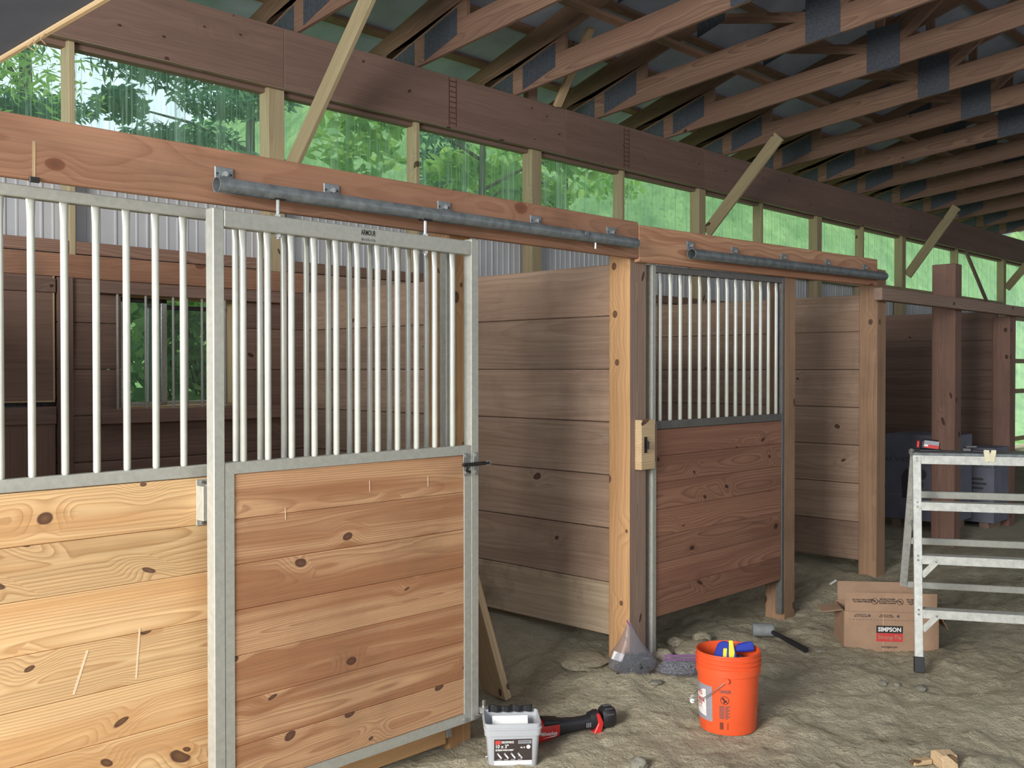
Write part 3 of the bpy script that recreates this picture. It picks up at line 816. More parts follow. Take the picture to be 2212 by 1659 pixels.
# slide bolt latch across the right stile
LT = link('latch', None, DR, Matrix.Translation((3.13, 3.262, 1.18)))
for x in (3.104, 3.168):
    prism('strap', [(-0.014, -0.05), (0.014, -0.05), (0.016, -0.02), (0.016, 0.02), (0.014, 0.05), (-0.014, 0.05), (-0.016, 0.02), (-0.016, -0.02)], 0.004, M['zinc'], LT, frame_mw((x, 3.267, 1.18), (1, 0, 0), (0, 0, 1)), bev=0.001)
    for dz in (-0.038, 0.038): tube('bolt_head', ((x, 3.265, 1.18 + dz), (x, 3.258, 1.18 + dz)), 0.009, M['zinc'], LT, 8)
tube('bolt', ((3.075, 3.252, 1.18), (3.235, 3.252, 1.18)), 0.0085, M['dark_metal'], LT, 10)
box('bolt_tip', (3.214, 3.246, 1.17), (3.246, 3.258, 1.19), M['zinc'], LT)
tube('lever', ((3.108, 3.25, 1.178), (3.06, 3.21, 1.166), (3.04, 3.195, 1.162), (3.07, 3.205, 1.152), (3.105, 3.24, 1.15)), 0.006, M['dark_metal'], LT, 8)
# roller at the lower right corner
RO = link('corner_roller', None, DR, Matrix.Translation((3.22, 3.27, 0.05)))
box('plate', (3.15, 3.262, 0.02), (3.235, 3.268, 0.036), M['zinc'], RO)
tube('wheel', ((3.212, 3.262, 0.04), (3.212, 3.262, 0.066)), 0.024, M['zinc'], RO, 14)
tube('bolt', ((3.212, 3.262, 0.005), (3.212, 3.262, 0.095)), 0.008, M['zinc'], RO, 8)
for x, z in ((1.93, 0.09), (3.10, 0.03)): tube('bolt_head', ((x, Y0, z), (x, Y0 - 0.006, z)), 0.009, M['zinc'], DR, 8)

# block that rests under the door's right corner is the front's bottom skirt and post; pipe tracks
def pipe_track(lb, p0, p1, r, brackets, drop):
    T = thing('pipe_track', lb, 'door track', p0)
    p0, p1 = Vector(p0), Vector(p1)
    bm = bmesh.new()
    seg = 20
    d = (p1 - p0).normalized()
    up = Vector((0, 0, 1)); up = (up - d * up.dot(d)).normalized(); sd = d.cross(up)
    # open slot along the bottom, wall thickness 3 mm
    angs = [math.radians(-70 + 320 * k / seg) for k in range(seg + 1)]
    rings = []
    for rr in (r, r - 0.003):
        for p in (p0, p1): rings.append([bm.verts.new(p + (sd * math.cos(a) + up * math.sin(a)) * rr) for a in angs])
    for k in range(seg):
        bm.faces.new((rings[0][k], rings[1][k], rings[1][k + 1], rings[0][k + 1]))
        bm.faces.new((rings[2][k], rings[2][k + 1], rings[3][k + 1], rings[3][k]))
        bm.faces.new((rings[0][k], rings[0][k + 1], rings[2][k + 1], rings[2][k]))
        bm.faces.new((rings[1][k], rings[3][k], rings[3][k + 1], rings[1][k + 1]))
    for i in (0, seg):
        bm.faces.new((rings[0][i], rings[2][i], rings[3][i], rings[1][i]))
    bmesh.ops.recalc_face_normals(bm, faces=bm.faces)
    link('pipe', mesh_of(bm, M['galv_dark']), T, Matrix.Identity(4))
    tube('end_cap', (p1 - d * 0.004, p1 + d * 0.012), r * 0.98, M['galv_dark'], T, 20)
    for x in brackets:
        f = (x - p0.x) / (p1.x - p0.x)
        c = p0.lerp(p1, f)
        B = box('bracket', (x - 0.038, 3.354, c.z + r - 0.006), (x + 0.038, 3.3608, c.z + r + 0.05), M['galv_dark'], T)
        box('arm', (x - 0.034, c.y, c.z + r - 0.004), (x + 0.034, 3.356, c.z + r + 0.002), M['galv_dark'], B)
        tube('lag_bolt', ((x, 3.356, c.z + r + 0.024), (x, 3.342, c.z + r + 0.024)), 0.011, M['zinc'], B, 6)
        for dx in (-0.028, 0.028): tube('screw_hole', ((x + dx, 3.3545, c.z + r + 0.024), (x + dx, 3.3535, c.z + r + 0.024)), 0.0045, M['black'], B, 6)
    return T
T1 = pipe_track('long grey steel pipe track on the reddish header board', (1.89, 3.297, 2.275), (4.395, 3.297, 2.291), 0.0285, (1.955, 2.44, 3.055, 3.665, 4.265), 0)
T2 = pipe_track('short grey steel pipe track on the fresh orange header board', (4.96, 3.31, 2.282), (7.60, 3.31, 2.330), 0.031, (5.02, 5.51, 6.13, 6.76, 7.37), 0)
tube('stop_bolt', ((4.06, 3.297, 2.232), (4.06, 3.297, 2.27)), 0.006, M['zinc'], T1, 8)
tube('stop_bolt', ((3.95, 3.268, 2.297), (3.95, 3.26, 2.297)), 0.012, M['galv_dark'], T1, 10)

# wooden strike block with keeper on the bright orange post
SB = thing('strike_block', 'cut wooden block with a dark latch keeper on the orange post', 'block', (4.6, 3.377, 1.18))
prism('block', [(4.535, 1.045), (4.665, 1.045), (4.665, 1.325), (4.535, 1.325)], 0.046, M['pale'], SB, frame_mw((0, 3.3765, 0), (1, 0, 0), (0, 0, 1)), bev=0.003)
box('shim', (4.6665, 3.372, 1.085), (4.71, 3.394, 1.295), M['old_post'], SB)
kp = prism('keeper', [(-0.012, -0.045), (0.012, -0.045), (0.012, 0.045), (-0.012, 0.045)], 0.004, M['dark_metal'], SB, frame_mw((4.572, 3.3512, 1.185), (1, 0, 0), (0, 0, 1)), bev=0.001)
tube('staple', ((4.572, 3.352, 1.205), (4.572, 3.335, 1.203), (4.572, 3.335, 1.167), (4.572, 3.352, 1.165)), 0.008, M['dark_metal'], SB, 8)
for dz in (-0.037, 0.037): tube('screw', ((4.572, 3.352, 1.185 + dz), (4.572, 3.345, 1.185 + dz)), 0.008, M['black'], SB, 8)

# tags on the foot of the first front and nail heads
box('patch', (2.93, 3.4005, -0.035), (2.985, 3.4028, 0.01), M['pale'], F1, bev=0.0006)

# pale scratches on the boards
M['scratch'] = plain('bare_scratch', (236, 208, 176), 0.8, 0, 60, 0.06)
def scratch(p0, p1, w, parent, y):
    lumber('scratch', (p0[0], y, p0[2]), (p1[0], y, p1[2]), w * 1.4, 0.001, (1, 0, 0), M['scratch'], parent, bev=0)
scratch((1.644, 0, 0.688), (1.630, 0, 0.515), 0.004, F1, 3.4022)
scratch((1.459, 0, 0.649), (1.411, 0, 0.509), 0.005, F1, 3.4022)
for x, z in ((2.568, 1.127), (2.886, 1.12), (2.163, 1.054)): scratch((x, 0, z + 0.022), (x + 0.001, 0, z - 0.022), 0.0018, DR, 3.2752)

# ------------------------------------------------------------------ loose boards
lumber('leaning_plank', (3.53, 3.88, 0.93), (3.80, 3.76, -0.13), 0.235, 0.04, (0.15, 1, 0.2), M['pale'], None, label='pale plank leaning on edge inside the doorway behind the sliding door', cat='plank')
lumber('leaning_board', (7.93, 3.68, 0.52), (8.05, 3.66, -0.03), 0.25, 0.02, (0.5, 0.8, 0.1), M['old_post'], None, label='dim thin board leaning beside the brown post behind the cardboard box', cat='board')
SH = lumber('wood_shim', (4.90, 4.26, 0.06), (4.76, 3.96, -0.0), 0.07, 0.012, (1, -0.5, 0), M['pale'], None, label='grey flat strip of wood lying inside the doorway', cat='wood scrap')

# ------------------------------------------------------------------ orange bucket and the tool in it
BX, BY = 4.157, 2.562
BZ = ground_z(BX, BY) + 0.004
toC = math.atan2(-BY, -BX)                      # direction of the camera seen from the bucket
BU = thing('bucket', 'orange plastic bucket with grey and white label on the dirt floor', 'bucket', (BX, BY, BZ))
bm = bmesh.new()
prof = [(0.0, 0.012), (0.128, 0.012), (0.130, 0.0), (0.133, 0.006), (0.1445, 0.268), (0.1445, 0.27), (0.152, 0.272), (0.1525, 0.305), (0.1465, 0.308), (0.147, 0.318), (0.1535, 0.321), (0.1535, 0.326), (0.147, 0.329),
        (0.1475, 0.340), (0.1535, 0.342), (0.154, 0.347), (0.148, 0.350), (0.1485, 0.362), (0.1515, 0.365), (0.151, 0.371), (0.146, 0.371), (0.1445, 0.36), (0.1395, 0.26), (0.127, 0.02), (0.0, 0.018)]
lathe_bm(bm, prof[1:-1], 56)
bmesh.ops.holes_fill(bm, edges=[e for e in bm.edges if e.is_boundary], sides=0)
bmesh.ops.recalc_face_normals(bm, faces=bm.faces)
link('body', mesh_of(bm, M['orange']), BU, Matrix.Translation((BX, BY, BZ)))
def brad(z): return 0.133 + (0.1445 - 0.133) * (z - 0.006) / 0.262
def curved_patch(name, a0, a1, pts_z, mat, off, n=14, parent=BU, edge=None):
    """Sheet wrapped on the bucket wall; pts_z(a) gives its lower and upper edge at angle a (degrees right of the camera)."""
    bm = bmesh.new(); lo = []; hi = []
    for k in range(n + 1):
        a = a0 + (a1 - a0) * k / n
        z0, z1 = pts_z((a - a0) / (a1 - a0))
        for lst, z in ((lo, z0), (hi, z1)):
            r = brad(z) + off; w = toC + math.radians(a)
            lst.append(bm.verts.new((BX + r * math.cos(w), BY + r * math.sin(w), BZ + z)))
    for k in range(n): bm.faces.new((lo[k], lo[k + 1], hi[k + 1], hi[k]))
    return link(name, mesh_of(bm, mat), parent, Matrix.Identity(4))
def on_bucket(name, me, a, z, off, parent=BU):
    """Wrap a flat lettering mesh round the bucket wall."""
    for v in me.vertices:
        zz = z + v.co.y; r = brad(zz) + off; w = toC + math.radians(a) + v.co.x / 0.14
        v.co = Vector((BX + r * math.cos(w), BY + r * math.sin(w), BZ + zz))
    return link(name, me, parent, Matrix.Identity(4))
# angles grow counterclockwise seen from above: negative is the picture's left
curved_patch('label', -118, -31, lambda u: (0.055, 0.222), M['grey_print'], 0.0006)
curved_patch('label_panel', -112, -46, lambda u: (0.085 - 0.012 * u, 0.165 + 0.045 * abs(u - 0.5) * 2 - (0.0 if u < 0.9 else 0.1 * (u - 0.9))), M['white_print'], 0.0010)
for s, a, z in (('RS', -63, 0.176), ('OMER', -66, 0.143), ('CT', -66, 0.115)):
    on_bucket('lettering', text_mesh(s, 0.03, M['red_print'], bold=0.0008), a, z, 0.0014)
on_bucket('lettering', text_mesh('DANGER', 0.022, M['grey_ink'], width=0.052, bold=0.0006), -5, 0.206, 0.0008)
bm = bmesh.new()
for r0, r1 in ((0.020, 0.0175),):
    for k in range(28):
        a, b2 = 2 * PI * k / 28, 2 * PI * (k + 1) / 28
        bm.faces.new([bm.verts.new((r * math.cos(q), r * math.sin(q), 0)) for r, q in ((r0, a), (r0, b2), (r1, b2), (r1, a))])
bm.faces.new([bm.verts.new(p) for p in ((-0.013, 0.015, 0), (-0.0155, 0.012, 0), (0.013, -0.015, 0), (0.0155, -0.012, 0))])
for cx, cy, w, h in ((-0.006, 0.006, 0.012, 0.010), (0.002, -0.004, 0.016, 0.010), (-0.003, -0.012, 0.010, 0.006)):
    bm.faces.new([bm.verts.new((cx + w / 2 * math.cos(2 * PI * k / 10), cy + h / 2 * math.sin(2 * PI * k / 10), 0)) for k in range(10)])
on_bucket('warning_mark', mesh_of(bm, M['ink'], False), -6, 0.166, 0.0008)
bm = bmesh.new()
for k in range(12):
    for x0, x1 in ((-0.026, -0.002), (0.002, 0.026 - 0.006 * (k % 3))):
        y = 0.137 - k * 0.0052
        bm.faces.new([bm.verts.new(p) for p in ((x0, y - 0.0016, 0), (x1, y - 0.0016, 0), (x1, y + 0.0016, 0), (x0, y + 0.0016, 0))])
on_bucket('fine_print', mesh_of(bm, M['grey_ink'], False), -6, 0.0, 0.0008)
bm = bmesh.new()
for k in range(6):
    y = 0.058 - k * 0.0056
    for x0, x1 in ((-0.024, -0.006), (0.013, 0.017)):
        bm.faces.new([bm.verts.new(p) for p in ((x0, y - 0.002, 0), (x1, y - 0.002, 0), (x1, y + 0.002, 0), (x0, y + 0.002, 0))])
on_bucket('fine_print', mesh_of(bm, M['ink'], False), -6, 0.0, 0.0008)
# wire bail hanging down on the left, with a white grip
def bail_pt(u):
    a = toC + math.radians(-2 - 176 * u)
    r = 0.158 + 0.012 * math.sin(PI * u)
    return Vector((BX + r * math.cos(a), BY + r * math.sin(a), BZ + 0.262 - 0.145 * math.sin(PI * u)))
tube('bail', [bail_pt(k / 24) for k in range(25)], 0.0022, M['zinc'], BU, 6)
tube('grip', [bail_pt(0.5 + (k - 3) / 46) for k in range(7)], 0.011, M['white'], BU, 12)
for u in (0, 1):
    p = bail_pt(u); dirv = Vector((p.x - BX, p.y - BY, 0)).normalized()
    tube('ear', (p - dirv * 0.012, p + dirv * 0.004), 0.012, M['orange'], BU, 12)

# a blue clamp dropped in the bucket
CL = thing('bar_clamp', 'blue clamp with yellow stripe lying inside the orange bucket', 'clamp', (BX, BY, BZ + 0.25))
vr = Vector((math.sin(YAW), -math.cos(YAW), 0)); vf = Vector((math.cos(YAW), math.sin(YAW), 0)); vu = Vector((0, 0, 1))
def cl_mw(r, f, u, rx=0.0):
    m = Matrix((vr, vu, -vf)).transposed().to_4x4(); m.translation = Vector((BX, BY, BZ)) + vr * r + vf * f + vu * u
    return m @ Matrix.Rotation(rx, 4, 'X')
CLM = lambda r, f, u: cl_mw(r, f, u, -0.45) @ Matrix.Scale(1.15, 4)
prism('jaw', [(-0.085, -0.03), (-0.045, 0.055), (-0.02, 0.062), (0.0, 0.055), (0.02, 0.05), (0.03, -0.03), (-0.02, -0.05)], 0.026, M['blue'], CL, CLM(0.01, 0.0, 0.335), bev=0.005)
prism('stripe', [(-0.012, -0.045), (0.004, -0.045), (0.018, 0.012), (0.014, 0.062), (-0.002, 0.062)], 0.031, M['yellow'], CL, CLM(0.01, 0.0, 0.335), bev=0.002)
prism('stripe', [(-0.036, -0.025), (-0.020, -0.025), (-0.012, 0.03), (-0.028, 0.03)], 0.030, M['yellow'], CL, CLM(0.01, 0.0, 0.335), bev=0.002)
prism('handle', [(0.015, 0.0), (0.02, 0.032), (0.075, 0.044), (0.090, 0.038), (0.094, 0.005), (0.06, 0.0)], 0.024, M['blue'], CL, CLM(0.022, 0.01, 0.352), bev=0.006)
prism('pad', [(0.01, -0.05), (0.03, 0.000), (0.06, -0.004), (0.085, -0.05)], 0.03, M['black'], CL, CLM(0.01, 0.03, 0.335), bev=0.005)
tube('bar', (Vector((BX, BY, BZ)) + vr * 0.01 + vf * 0.04 + vu * 0.03, Vector((BX, BY, BZ)) + vr * 0.02 + vf * 0.03 + vu * 0.3), 0.009, M['dark_metal'], CL, 6)

# ------------------------------------------------------------------ screw tub by the door
TB_C = Vector((3.215, 3.088, 0)); TZ = -0.145
wdir = Vector((0.74, -0.67, 0)).normalized(); ddir = Vector((0.67, 0.74, 0)).normalized()
TMW = Matrix((wdir, ddir, Vector((0, 0, 1)))).transposed().to_4x4(); TMW.translation = Vector((TB_C.x, TB_C.y, TZ))
TU = link('screw_tub', None, None, TMW, 'cloudy plastic tub of deck screws with dark label by the door corner', 'tub')
def rrect(hx, hy, r, n=4):
    out = []
    for cx, cy, a0 in ((hx - r, hy - r, 0), (-hx + r, hy - r, 90), (-hx + r, -hy + r, 180), (hx - r, -hy + r, 270)):
        for k in range(n + 1):
            a = math.radians(a0 + 90 * k / n); out.append((cx + r * math.cos(a), cy + r * math.sin(a)))
    return out
def loft_rect(levels, mat, name, parent, mw, cap=True):
    bm = bmesh.new(); rings = []
    for hx, hy, r, z in levels: rings.append([bm.verts.new((x, y, z)) for x, y in rrect(hx, hy, r)])
    n = len(rings[0])
    for a, b in zip(rings, rings[1:]):
        for k in range(n): bm.faces.new((a[k], a[(k + 1) % n], b[(k + 1) % n], b[k]))
    if cap: bm.faces.new(rings[0][::-1])
    if cap == 2: bm.faces.new(rings[-1])
    return link(name, mesh_of(bm, mat), parent, mw)
loft_rect([(0.104, 0.082, 0.02, 0.0), (0.106, 0.084, 0.022, 0.004), (0.117, 0.094, 0.022, 0.150), (0.124, 0.100, 0.024, 0.152), (0.125, 0.101, 0.024, 0.178), (0.128, 0.104, 0.025, 0.180), (0.128, 0.104, 0.025, 0.186), (0.124, 0.100, 0.024, 0.188), (0.125, 0.101, 0.024, 0.205), (0.121, 0.097, 0.022, 0.206), (0.114, 0.091, 0.02, 0.15), (0.102, 0.080, 0.018, 0.006)], M['tub'], 'body', TU, TMW)
# heap of screws inside: nobody could count them
bm = bmesh.new()
for k in range(260):
    p = Vector((random.uniform(-0.09, 0.09), random.uniform(-0.07, 0.07), random.uniform(0.02, 0.11)))
    d = Vector((random.gauss(0, 1), random.gauss(0, 1), random.gauss(0, 0.5))).normalized() * 0.033
    if abs(p.x + d.x) > 0.095 or abs(p.y + d.y) > 0.074: continue
    tube_bm(bm, (p - d, p + d), 0.0028, 5)
link('screw_heap', mesh_of(bm, M['screws']), TU, TMW, kind='stuff')
def face_mw(x, z, off=0.0, tilt=0.068):
    # on the sloping front wall of the tub (local -y side)
    y = -(0.084 + (0.094 - 0.084) * (z - 0.004) / 0.146) - off
    m = Matrix(((1, 0, 0, x), (0, -math.sin(tilt), -math.cos(tilt), y), (0, math.cos(tilt), -math.sin(tilt), z), (0, 0, 0, 1)))
    return TMW @ m
def flat(name, pts, mat, parent, mw):
    bm = bmesh.new(); bm.faces.new([bm.verts.new((x, y, 0)) for x, y in pts])
    return link(name, mesh_of(bm, mat, False), parent, mw)
rect = lambda x0, y0, x1, y1: [(x0, y0), (x1, y0), (x1, y1), (x0, y1)]
LBL = flat('label', rect(-0.083, 0.0, 0.083, 0.098), M['tub_label'], TU, face_mw(0, 0.04, 0.0008))
flat('label_strip', rect(-0.083, -0.018, 0.083, 0.002), M['white_print'], TU, face_mw(0, 0.04, 0.0014))
flat('logo', rect(-0.078, 0.075, -0.054, 0.092), M['red_print'], LBL, face_mw(0, 0.04, 0.0014))
flat('label_strip', rect(0.022, 0.077, 0.080, 0.092), M['grey_print'], LBL, face_mw(0, 0.04, 0.0014))
for s, sz, x, z, w, al in (('DECKFORCE', 0.013, -0.024, 0.124, 0.054, 'CENTER'), ('10 x 3"', 0.022, -0.049, 0.105, 0.055, 'CENTER'), ('EXTERIOR WOOD SCREW', 0.010, -0.038, 0.089, 0.078, 'CENTER'), ('No. 10', 0.008, 0.042, 0.100, 0.02, 'CENTER')):
    lettering(s, sz, M['white_print'], LBL, face_mw(x, z, 0.002), width=w, bold=0.0005)
lettering('LIFETIME WARRANTY', 0.008, M['ink'], LBL, face_mw(0.051, 0.125, 0.002), width=0.052)
flat('seal', [(0.009 * math.cos(2 * PI * k / 16), 0.009 * math.sin(2 * PI * k / 16)) for k in range(16)], M['white_print'], LBL, face_mw(0.067, 0.102, 0.0016))
for k in range(4):   # four printed screw pictures
    x0 = -0.070 + k * 0.030
    flat('screw_print', [(x0, 0.032), (x0 + 0.004, 0.036), (x0 + 0.022, 0.014), (x0 + 0.016, 0.010)], M['white_print'], LBL, face_mw(0, 0.04, 0.0016))
    flat('screw_print', [(x0 - 0.002, 0.033), (x0 + 0.004, 0.039), (x0 + 0.007, 0.034), (x0 + 0.002, 0.029)], M['grey_print'], LBL, face_mw(0, 0.04, 0.0018))
    flat('fine_print', rect(x0, 0.004, x0 + 0.020, 0.008), M['grey_print'], LBL, face_mw(0, 0.04, 0.0016))
# card and dark foam at the back of the open tub
link('card_insert', box_mesh(0.16, 0.003, 0.085, M['white'], 0.0008), TU, TMW @ Matrix.Translation((-0.005, 0.02, 0.158)) @ Matrix.Rotation(-0.5, 4, 'X'))
bm = bmesh.new()
N = 28
lo = []; hi = []; lo2 = []; hi2 = []
for k in range(N + 1):
    x = -0.1 + 0.2 * k / N; wv_ = 0.006 * math.sin(k * 0.9)
    for lst, y, z in ((lo, 0.080 + wv_, 0.198), (hi, 0.080 + wv_ * 1.3, 0.226 + 0.004 * math.sin(k * 0.5)), (lo2, 0.088 + wv_, 0.198), (hi2, 0.089 + wv_, 0.226 + 0.004 * math.sin(k * 0.5))): lst.append(bm.verts.new((x, y, z)))
for k in range(N):
    bm.faces.new((lo[k], lo[k + 1], hi[k + 1], hi[k])); bm.faces.new((hi[k], hi[k + 1], hi2[k + 1], hi2[k])); bm.faces.new((hi2[k], hi2[k + 1], lo2[k + 1], lo2[k]))
link('handle_strip', mesh_of(bm, M['black']), TU, TMW)

# ------------------------------------------------------------------ red and black power tool on the dirt
PT_A, PT_B = Vector((3.455, 3.15, -0.075)), Vector((3.82, 2.95, -0.068))
ax = (PT_B - PT_A).normalized(); sd = Vector((0, 0, 1)).cross(ax).normalized(); up = ax.cross(sd)
PMW = Matrix((ax, sd, up)).transposed().to_4x4(); PMW.translation = PT_A
TO = link('power_tool', None, None, PMW, 'red and black cordless power tool lying on the dirt beside the tub', 'power tool')
def sect(levels, mat, name, parent, seg=16):
    bm = bmesh.new(); rings = []
    for x, ry, rz, cy, cz in levels:
        rings.append([bm.verts.new((x, cy + ry * math.copysign(abs(math.cos(a)) ** 0.75, math.cos(a)), cz + rz * math.copysign(abs(math.sin(a)) ** 0.75, math.sin(a)))) for a in (2 * PI * k / seg for k in range(seg))])
    for a, b in zip(rings, rings[1:]):
        for k in range(seg): bm.faces.new((a[k], a[(k + 1) % seg], b[(k + 1) % seg], b[k]))
    bm.faces.new(rings[0][::-1]); bm.faces.new(rings[-1])
    bmesh.ops.recalc_face_normals(bm, faces=bm.faces)
    return link(name, mesh_of(bm, mat), parent, PMW)
sect([(-0.03, 0.040, 0.052, 0, -0.012), (0.0, 0.042, 0.055, 0, -0.008), (0.06, 0.040, 0.048, 0, -0.002), (0.098, 0.036, 0.042, 0, 0.0)], M['red'], 'motor_housing', TO)
sect([(0.0985, 0.036, 0.042, 0, 0.0), (0.13, 0.034, 0.036, 0, 0.0), (0.19, 0.031, 0.031, 0, 0.002), (0.23, 0.030, 0.031, 0, 0.004), (0.255, 0.030, 0.033, 0, 0.006)], M['black'], 'grip', TO)
sect([(0.02, 0.0425, 0.02, 0, 0.034), (0.06, 0.041, 0.018, 0, 0.032), (0.098, 0.037, 0.014, 0, 0.03)], M['black'], 'top_cover', TO)
sect([(0.2555, 0.033, 0.040, 0, 0.008), (0.28, 0.036, 0.046, 0, 0.010), (0.30, 0.036, 0.046, 0, 0.012)], M['black'], 'foot', TO)
prism('latch', [(0.262, -0.055), (0.305, -0.050), (0.318, 0.0), (0.300, 0.045), (0.285, 0.045), (0.290, 0.0)], 0.084, M['red'], TO, PMW @ Matrix(((1, 0, 0, 0), (0, 0, -1, 0), (0, 1, 0, 0.004), (0, 0, 0, 1))), bev=0.004)
sect([(0.3185, 0.040, 0.046, 0.0, 0.018), (0.335, 0.046, 0.052, 0.0, 0.020), (0.365, 0.046, 0.052, 0.0, 0.020), (0.385, 0.034, 0.040, 0, 0.018)], M['black'], 'battery', TO, 12)
for k in range(3): link('vent_slot', box_mesh(0.004, 0.003, 0.022, M['grey_print'], 0.0008), TO, PMW @ Matrix.Translation((0.235 + 0.009 * k, -0.0325, 0.0)))
for k in range(5):
    a = 0.4 + k * 0.55
    link('rib', box_mesh(0.040, 0.008, 0.008, M['grey_ink'], 0.002), TO, PMW @ Matrix.Translation((0.35, -0.047 * math.cos(a), 0.02 + 0.052 * math.sin(a))))
lettering('Milwaukee', 0.026, M['white_print'], TO, PMW @ Matrix(((1, 0, 0, 0.040), (0, 0, -1, -0.0425), (0, 1, 0, -0.012), (0, 0, 0, 1))), width=0.082, bold=0.0005, shear=0.25)
flat('underline', [(0.005, -0.030), (0.07, -0.026), (0.085, -0.020), (0.06, -0.0225)], M['white_print'], TO, PMW @ Matrix(((1, 0, 0, 0), (0, 0, -1, -0.0425), (0, 1, 0, -0.002), (0, 0, 0, 1))))

# ------------------------------------------------------------------ bags of screws at the foot of the post
def bag(name, lb, centre, rz, outline, fill_levels, n_screw, slen, metal='screws'):
    z0 = ground_z(centre[0], centre[1]) + 0.006
    mw = Matrix.Translation((centre[0], centre[1], z0)) @ Matrix.Rotation(rz, 4, 'Z')
    B = link(name, None, None, mw, lb, 'bag', 'clear bags of screws')
    bm = bmesh.new(); seg = 26; rings = []
    for i, (z, hx, hy, cx) in enumerate(outline):
        ring = []
        for k in range(seg):
            a = 2 * PI * k / seg
            cr = 1 + 0.10 * noise.noise(Vector((math.cos(a) * 2.3, math.sin(a) * 2.3, z * 16 + centre[0])))
            ring.append(bm.verts.new((cx + hx * cr * math.cos(a), hy * cr * math.sin(a), z + 0.006 * noise.noise(Vector((a * 2, z * 30, centre[1]))))))
        rings.append(ring)
    for a, b in zip(rings, rings[1:]):
        for k in range(seg): bm.faces.new((a[k], a[(k + 1) % seg], b[(k + 1) % seg], b[k]))
    bm.faces.new(rings[0][::-1])
    link('film', mesh_of(bm, M['bag']), B, mw)
    bm = bmesh.new()
    for k in range(n_screw):
        z, hx, hy, cx = random.choice(fill_levels)
        a = random.uniform(0, 2 * PI); q = math.sqrt(random.random()) * 0.86
        p = Vector((cx + hx * q * math.cos(a), hy * q * math.sin(a), z + random.uniform(0, 0.014)))
        d = Vector((random.gauss(0, 1), random.gauss(0, 1), random.gauss(0, 0.35))).normalized() * slen
        tube_bm(bm, (p - d, p + d), 0.0026, 5)
        r = bmesh.ops.create_icosphere(bm, subdivisions=1, radius=0.0052)
        bmesh.ops.translate(bm, vec=p + d, verts=r['verts'])
    link('screw_heap', mesh_of(bm, M[metal]), B, mw, kind='stuff')
    return B, mw
faceR = YAW - PI / 2
B1, m1 = bag('screw_bag', 'tall clear bag of dark screws slumped against the orange post, peak upright', (4.37, 3.285), faceR,
    [(0.0, 0.105, 0.055, 0), (0.02, 0.128, 0.068, 0), (0.06, 0.130, 0.066, 0), (0.10, 0.105, 0.055, -0.01), (0.14, 0.075, 0.04, -0.012), (0.19, 0.045, 0.024, -0.015), (0.235, 0.022, 0.01, -0.02), (0.262, 0.010, 0.004, -0.022)],
    [(0.008, 0.11, 0.056, 0), (0.03, 0.115, 0.058, 0), (0.055, 0.105, 0.052, 0), (0.07, 0.08, 0.04, 0.01)], 260, 0.026, 'dark_screws')
link('zip_strip', box_mesh(0.05, 0.004, 0.008, M['purple'], 0.001), B1, m1 @ Matrix.Translation((-0.022, 0, 0.255)) @ Matrix.Rotation(1.05, 4, 'Y'))
link('paper_slip', box_mesh(0.06, 0.003, 0.045, M['white'], 0.0006), B1, m1 @ Matrix.Translation((-0.085, -0.030, 0.088)) @ Matrix.Rotation(0.35, 4, 'Y'))
B2, m2 = bag('screw_bag', 'flat clear bag of shiny screws with purple zip, beside the tall bag', (4.53, 3.10), faceR,
    [(0.0, 0.115, 0.07, 0), (0.015, 0.128, 0.080, 0), (0.045, 0.105, 0.068, 0.004), (0.062, 0.095, 0.045, 0.01), (0.085, 0.092, 0.012, 0.014), (0.098, 0.090, 0.004, 0.014)],
    [(0.006, 0.105, 0.064, 0), (0.02, 0.108, 0.066, 0), (0.036, 0.095, 0.058, 0)], 230, 0.017)
for dz in (0.074, 0.090): link('zip_strip', box_mesh(0.178, 0.005, 0.013, M['purple'], 0.001), B2, m2 @ Matrix.Translation((0.014, -0.012 if dz < 0.08 else 0, dz)))
B3, m3 = bag('screw_bag', 'clear bag of long screws half hidden behind the orange bucket', (4.69, 2.90), faceR,
    [(0.0, 0.085, 0.06, 0), (0.015, 0.095, 0.068, 0), (0.05, 0.085, 0.055, 0), (0.09, 0.075, 0.02, 0), (0.11, 0.07, 0.004, 0)],
    [(0.008, 0.075, 0.05, 0), (0.025, 0.075, 0.05, 0), (0.045, 0.06, 0.04, 0)], 90, 0.034)
link('zip_strip', box_mesh(0.14, 0.004, 0.01, M['purple'], 0.001), B3, m3 @ Matrix.Translation((0, 0, 0.104)))

# ------------------------------------------------------------------ rubber mallet behind the bucket
MX, MY = 5.66, 3.235
mz = ground_z(MX, MY) + 0.045
ML = thing('mallet', 'grey headed rubber mallet with black handle lying behind the bucket', 'mallet', (MX, MY, mz - 0.045))
hd = Vector((0.60, -0.80, 0)).normalized()
tube('head', [Vector((MX, MY, mz)) + hd * t for t in (-0.066, -0.06, -0.045, 0.045, 0.06, 0.066)], 0.04, M['rubber'], ML, 20, radii=[0.036, 0.041, 0.042, 0.042, 0.041, 0.036])
hv = Vector((-0.40, -0.92, 0.0)).normalized()
h0 = Vector((MX, MY, mz)) + hd * 0.035
p1 = h0 + hv * 0.36; p1.z = ground_z(p1.x, p1.y) + 0.016
tube('handle', (h0, h0.lerp(p1, 0.3), h0.lerp(p1, 0.55), p1), 0.014, M['black'], ML, 12, radii=[0.014, 0.013, 0.017, 0.018])

